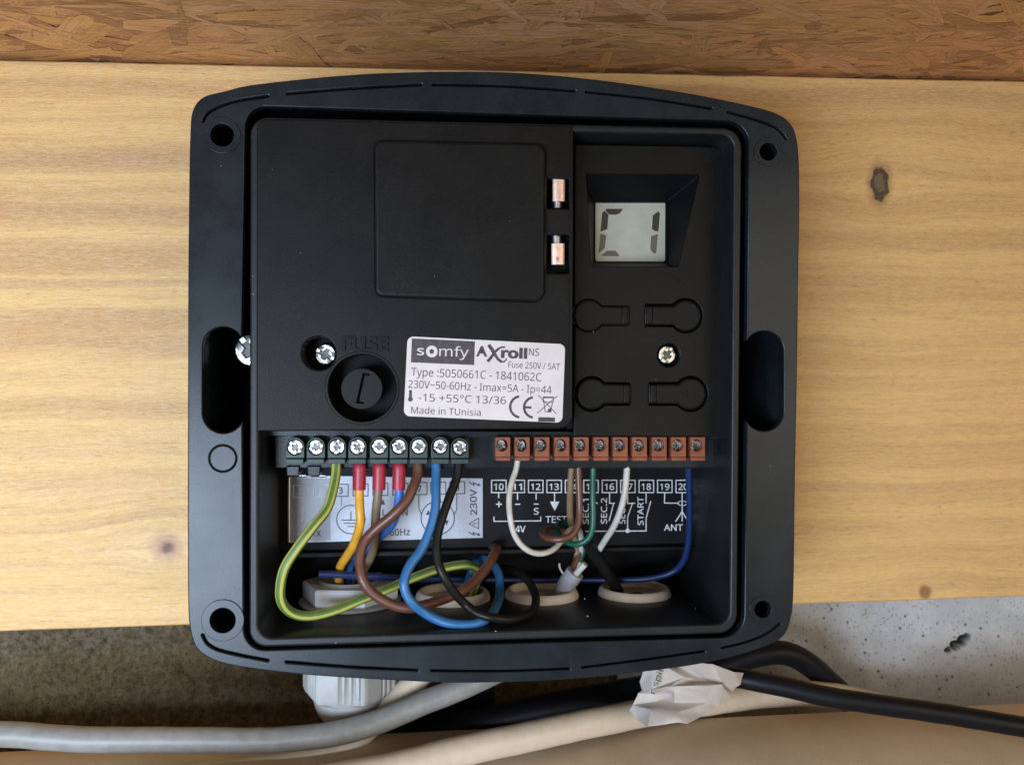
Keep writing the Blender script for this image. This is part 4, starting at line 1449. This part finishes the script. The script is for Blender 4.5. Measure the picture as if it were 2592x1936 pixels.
# ------------------------------------------------------------------ torn paper wrapped round the cables
PM = crop(1560, 1640, 6.144)
pv = {'a': (365, 520, 15), 'b': (430, 340, 14), 'c': (560, 330, 12), 'd': (550, 640, 10), 'e': (400, 655, 14), 'f': (480, 705, 11), 'g': (800, 290, 11), 'h': (930, 270, 14),
      'i': (1080, 450, 11), 'j': (830, 590, 8.5), 'k': (620, 655, 9), 'l': (1270, 225, 9), 'm': (1500, 250, 10), 'n': (1830, 370, 15), 'o': (1980, 385, 19), 'p': (1930, 560, 16),
      'q': (1800, 670, 16), 'r': (1680, 600, 13), 's': (1450, 530, 14), 't': (880, 640, 9.5), 'u': (1400, 575, 9), 'w': (1640, 560, 11), 'x': (1775, 740, 15), 'y': (1600, 885, 13),
      'z': (1440, 845, 11), 'A': (900, 850, 11.5), 'B': (1100, 1175, 5), 'C': (980, 1158, 5), 'D': (480, 1218, 6), 'E': (530, 950, 9), 'F': (1440, 990, 10), 'G': (330, 1120, 12),
      'H': (200, 960, 15), 'I': (260, 880, 15), 'J': (340, 705, 15), 'K': (870, 690, 14), 'L': (640, 700, 13.5), 'M': (640, 830, 13), 'N': (1130, 540, 13), 'O': (1250, 700, 8), 'P': (900, 1010, 6.5), 'R': (1300, 660, 8.3)}
names = list(pv)
PV = [Q(*PM(a, b), d) for a, b, d in pv.values()]
facets = ['abc', 'acd', 'ade', 'edf', 'cgid', 'dijk', 'ghi', 'his', 'hls', 'lmrs', 'mnpr', 'nop', 'prq', 'iNj', 'isN', 'Nsu', 'jNu', 'jut', 'tuRO', 'uwR', 'wsu', 'wrs', 'wxrq', 'wxy', 'RwyzO', 'OzA', 'tOA',
          'AzP', 'zFP', 'zyF', 'FBP', 'BCP', 'CDP', 'DEP', 'EAP', 'AEM', 'MEI', 'EGI', 'EDG', 'GHI', 'IJM', 'JfL', 'JLM', 'fkL', 'kjL', 'jtKL', 'LKM', 'KAM', 'tKA', 'efJ', 'dfk']
FC = [tuple(names.index(ch) for ch in s) for s in facets]


def paper():
    b = bmesh.new()
    vs = [b.verts.new(tuple(v)) for v in PV]
    for f in FC:
        try:
            b.faces.new([vs[i] for i in f])
        except ValueError:
            pass
    bmesh.ops.triangulate(b, faces=b.faces)
    bmesh.ops.subdivide_edges(b, edges=b.edges, cuts=3, use_grid_fill=True)
    for v in b.verts:
        k = mnoise.noise(v.co * 0.7) * 0.35 + mnoise.noise(v.co * 1.9) * 0.16
        v.co.y += k
    inner = [v for v in b.verts if not v.is_boundary]
    for _ in range(1):
        bmesh.ops.smooth_vert(b, verts=inner, factor=0.5, use_axis_x=True, use_axis_y=True, use_axis_z=True)
    bmesh.ops.recalc_face_normals(b, faces=b.faces)
    b.verts.index_update()
    V = np.array([tuple(v.co) for v in b.verts])
    F = [tuple(q.index for q in f.verts) for f in b.faces]
    b.free()
    n = len(V)
    cnt = {}
    for q in F:
        for i in range(len(q)):
            e = (q[i], q[(i + 1) % len(q)])
            cnt.setdefault(tuple(sorted(e)), []).append(e)
    F2 = F + [tuple(i + n for i in q[::-1]) for q in F] + [(e[0][0], e[0][1], e[0][1] + n, e[0][0] + n) for e in cnt.values() if len(e) == 1]
    return np.concatenate([V, V + np.array([0, 0.25, 0])]), F2


M_PAPER = plastic('crumpled_paper', (0.49, 0.43, 0.38), 0.75, 0.06, 2.5, 0.06, 1.5)
pap = empty('paper_wrap', Q(1730, 1830, 10), 'crumpled torn white paper wrapped round the cables, with printed letters', 'paper')
mk('sheet', paper(), M_PAPER, pap, sharp=30)


def paper_ink():
    """letters laid on the facet c-g-i-d of the sheet"""
    o0, ex = np.array([598.0, 716.0]), np.array([740.0, 330.0])
    d = ex - o0
    L = np.linalg.norm(d)
    n = np.array([d[1], -d[0]]) / L
    v, f = glyphs('r spin', 0.0)
    base = o0
    P = [base + d * a * 1.12 + n * -1 * (-b) * 95 for a, b in v]
    A, B, C, D = (np.array(pv[k]) for k in 'cgid')
    out = []
    for p in P:
        M_ = np.array([[A[0], A[1], 1], [B[0], B[1], 1], [D[0], D[1], 1]])
        w = np.linalg.solve(M_.T, np.array([p[0], p[1], 1]))
        dep = w @ np.array([A[2], B[2], D[2]])
        out.append(Q(*PM(p[0], p[1]), dep - 1.1))
    return np.array(out), f


mk('printing', paper_ink(), M_INK, pap, flat=True, recalc=False)


# specks of dust on the plastic
bits = []
for px, py, y, w in ((640, 699, 0.3, 0.24), (641, 745, 0.3, 0.26), (1487, 1559, 8, 0.35), (1255, 1597, 0.4, 0.28), (1502, 840, PY - 0.1, 0.2), (850, 1627, 0.3, 0.25), (1660, 960, PY - 0.1, 0.16), (560, 420, -0.1, 0.2),
                     (1100, 700, CY - 2.2, 0.16), (760, 640, CY, 0.16), (1290, 560, CY - 2.2, 0.14), (1950, 1180, 0, 0.18), (1480, 1515, 16, 0.3), (690, 430, CY, 0.15), (1000, 1640, 0.3, 0.2), (1760, 1540, 15, 0.25)):
    c = Q(px, py, y - 0.05)
    n = 7
    bits.append((np.array([c + w * 0.5 * np.array([math.cos(6.283 * k / n) * random.uniform(0.6, 1.3), random.uniform(-0.25, 0.1), math.sin(6.283 * k / n) * random.uniform(0.4, 1.1)]) for k in range(n)]), [tuple(range(n))]))
tag(mk('dust', join(*bits), M_INKW, flat=True), kind='stuff')
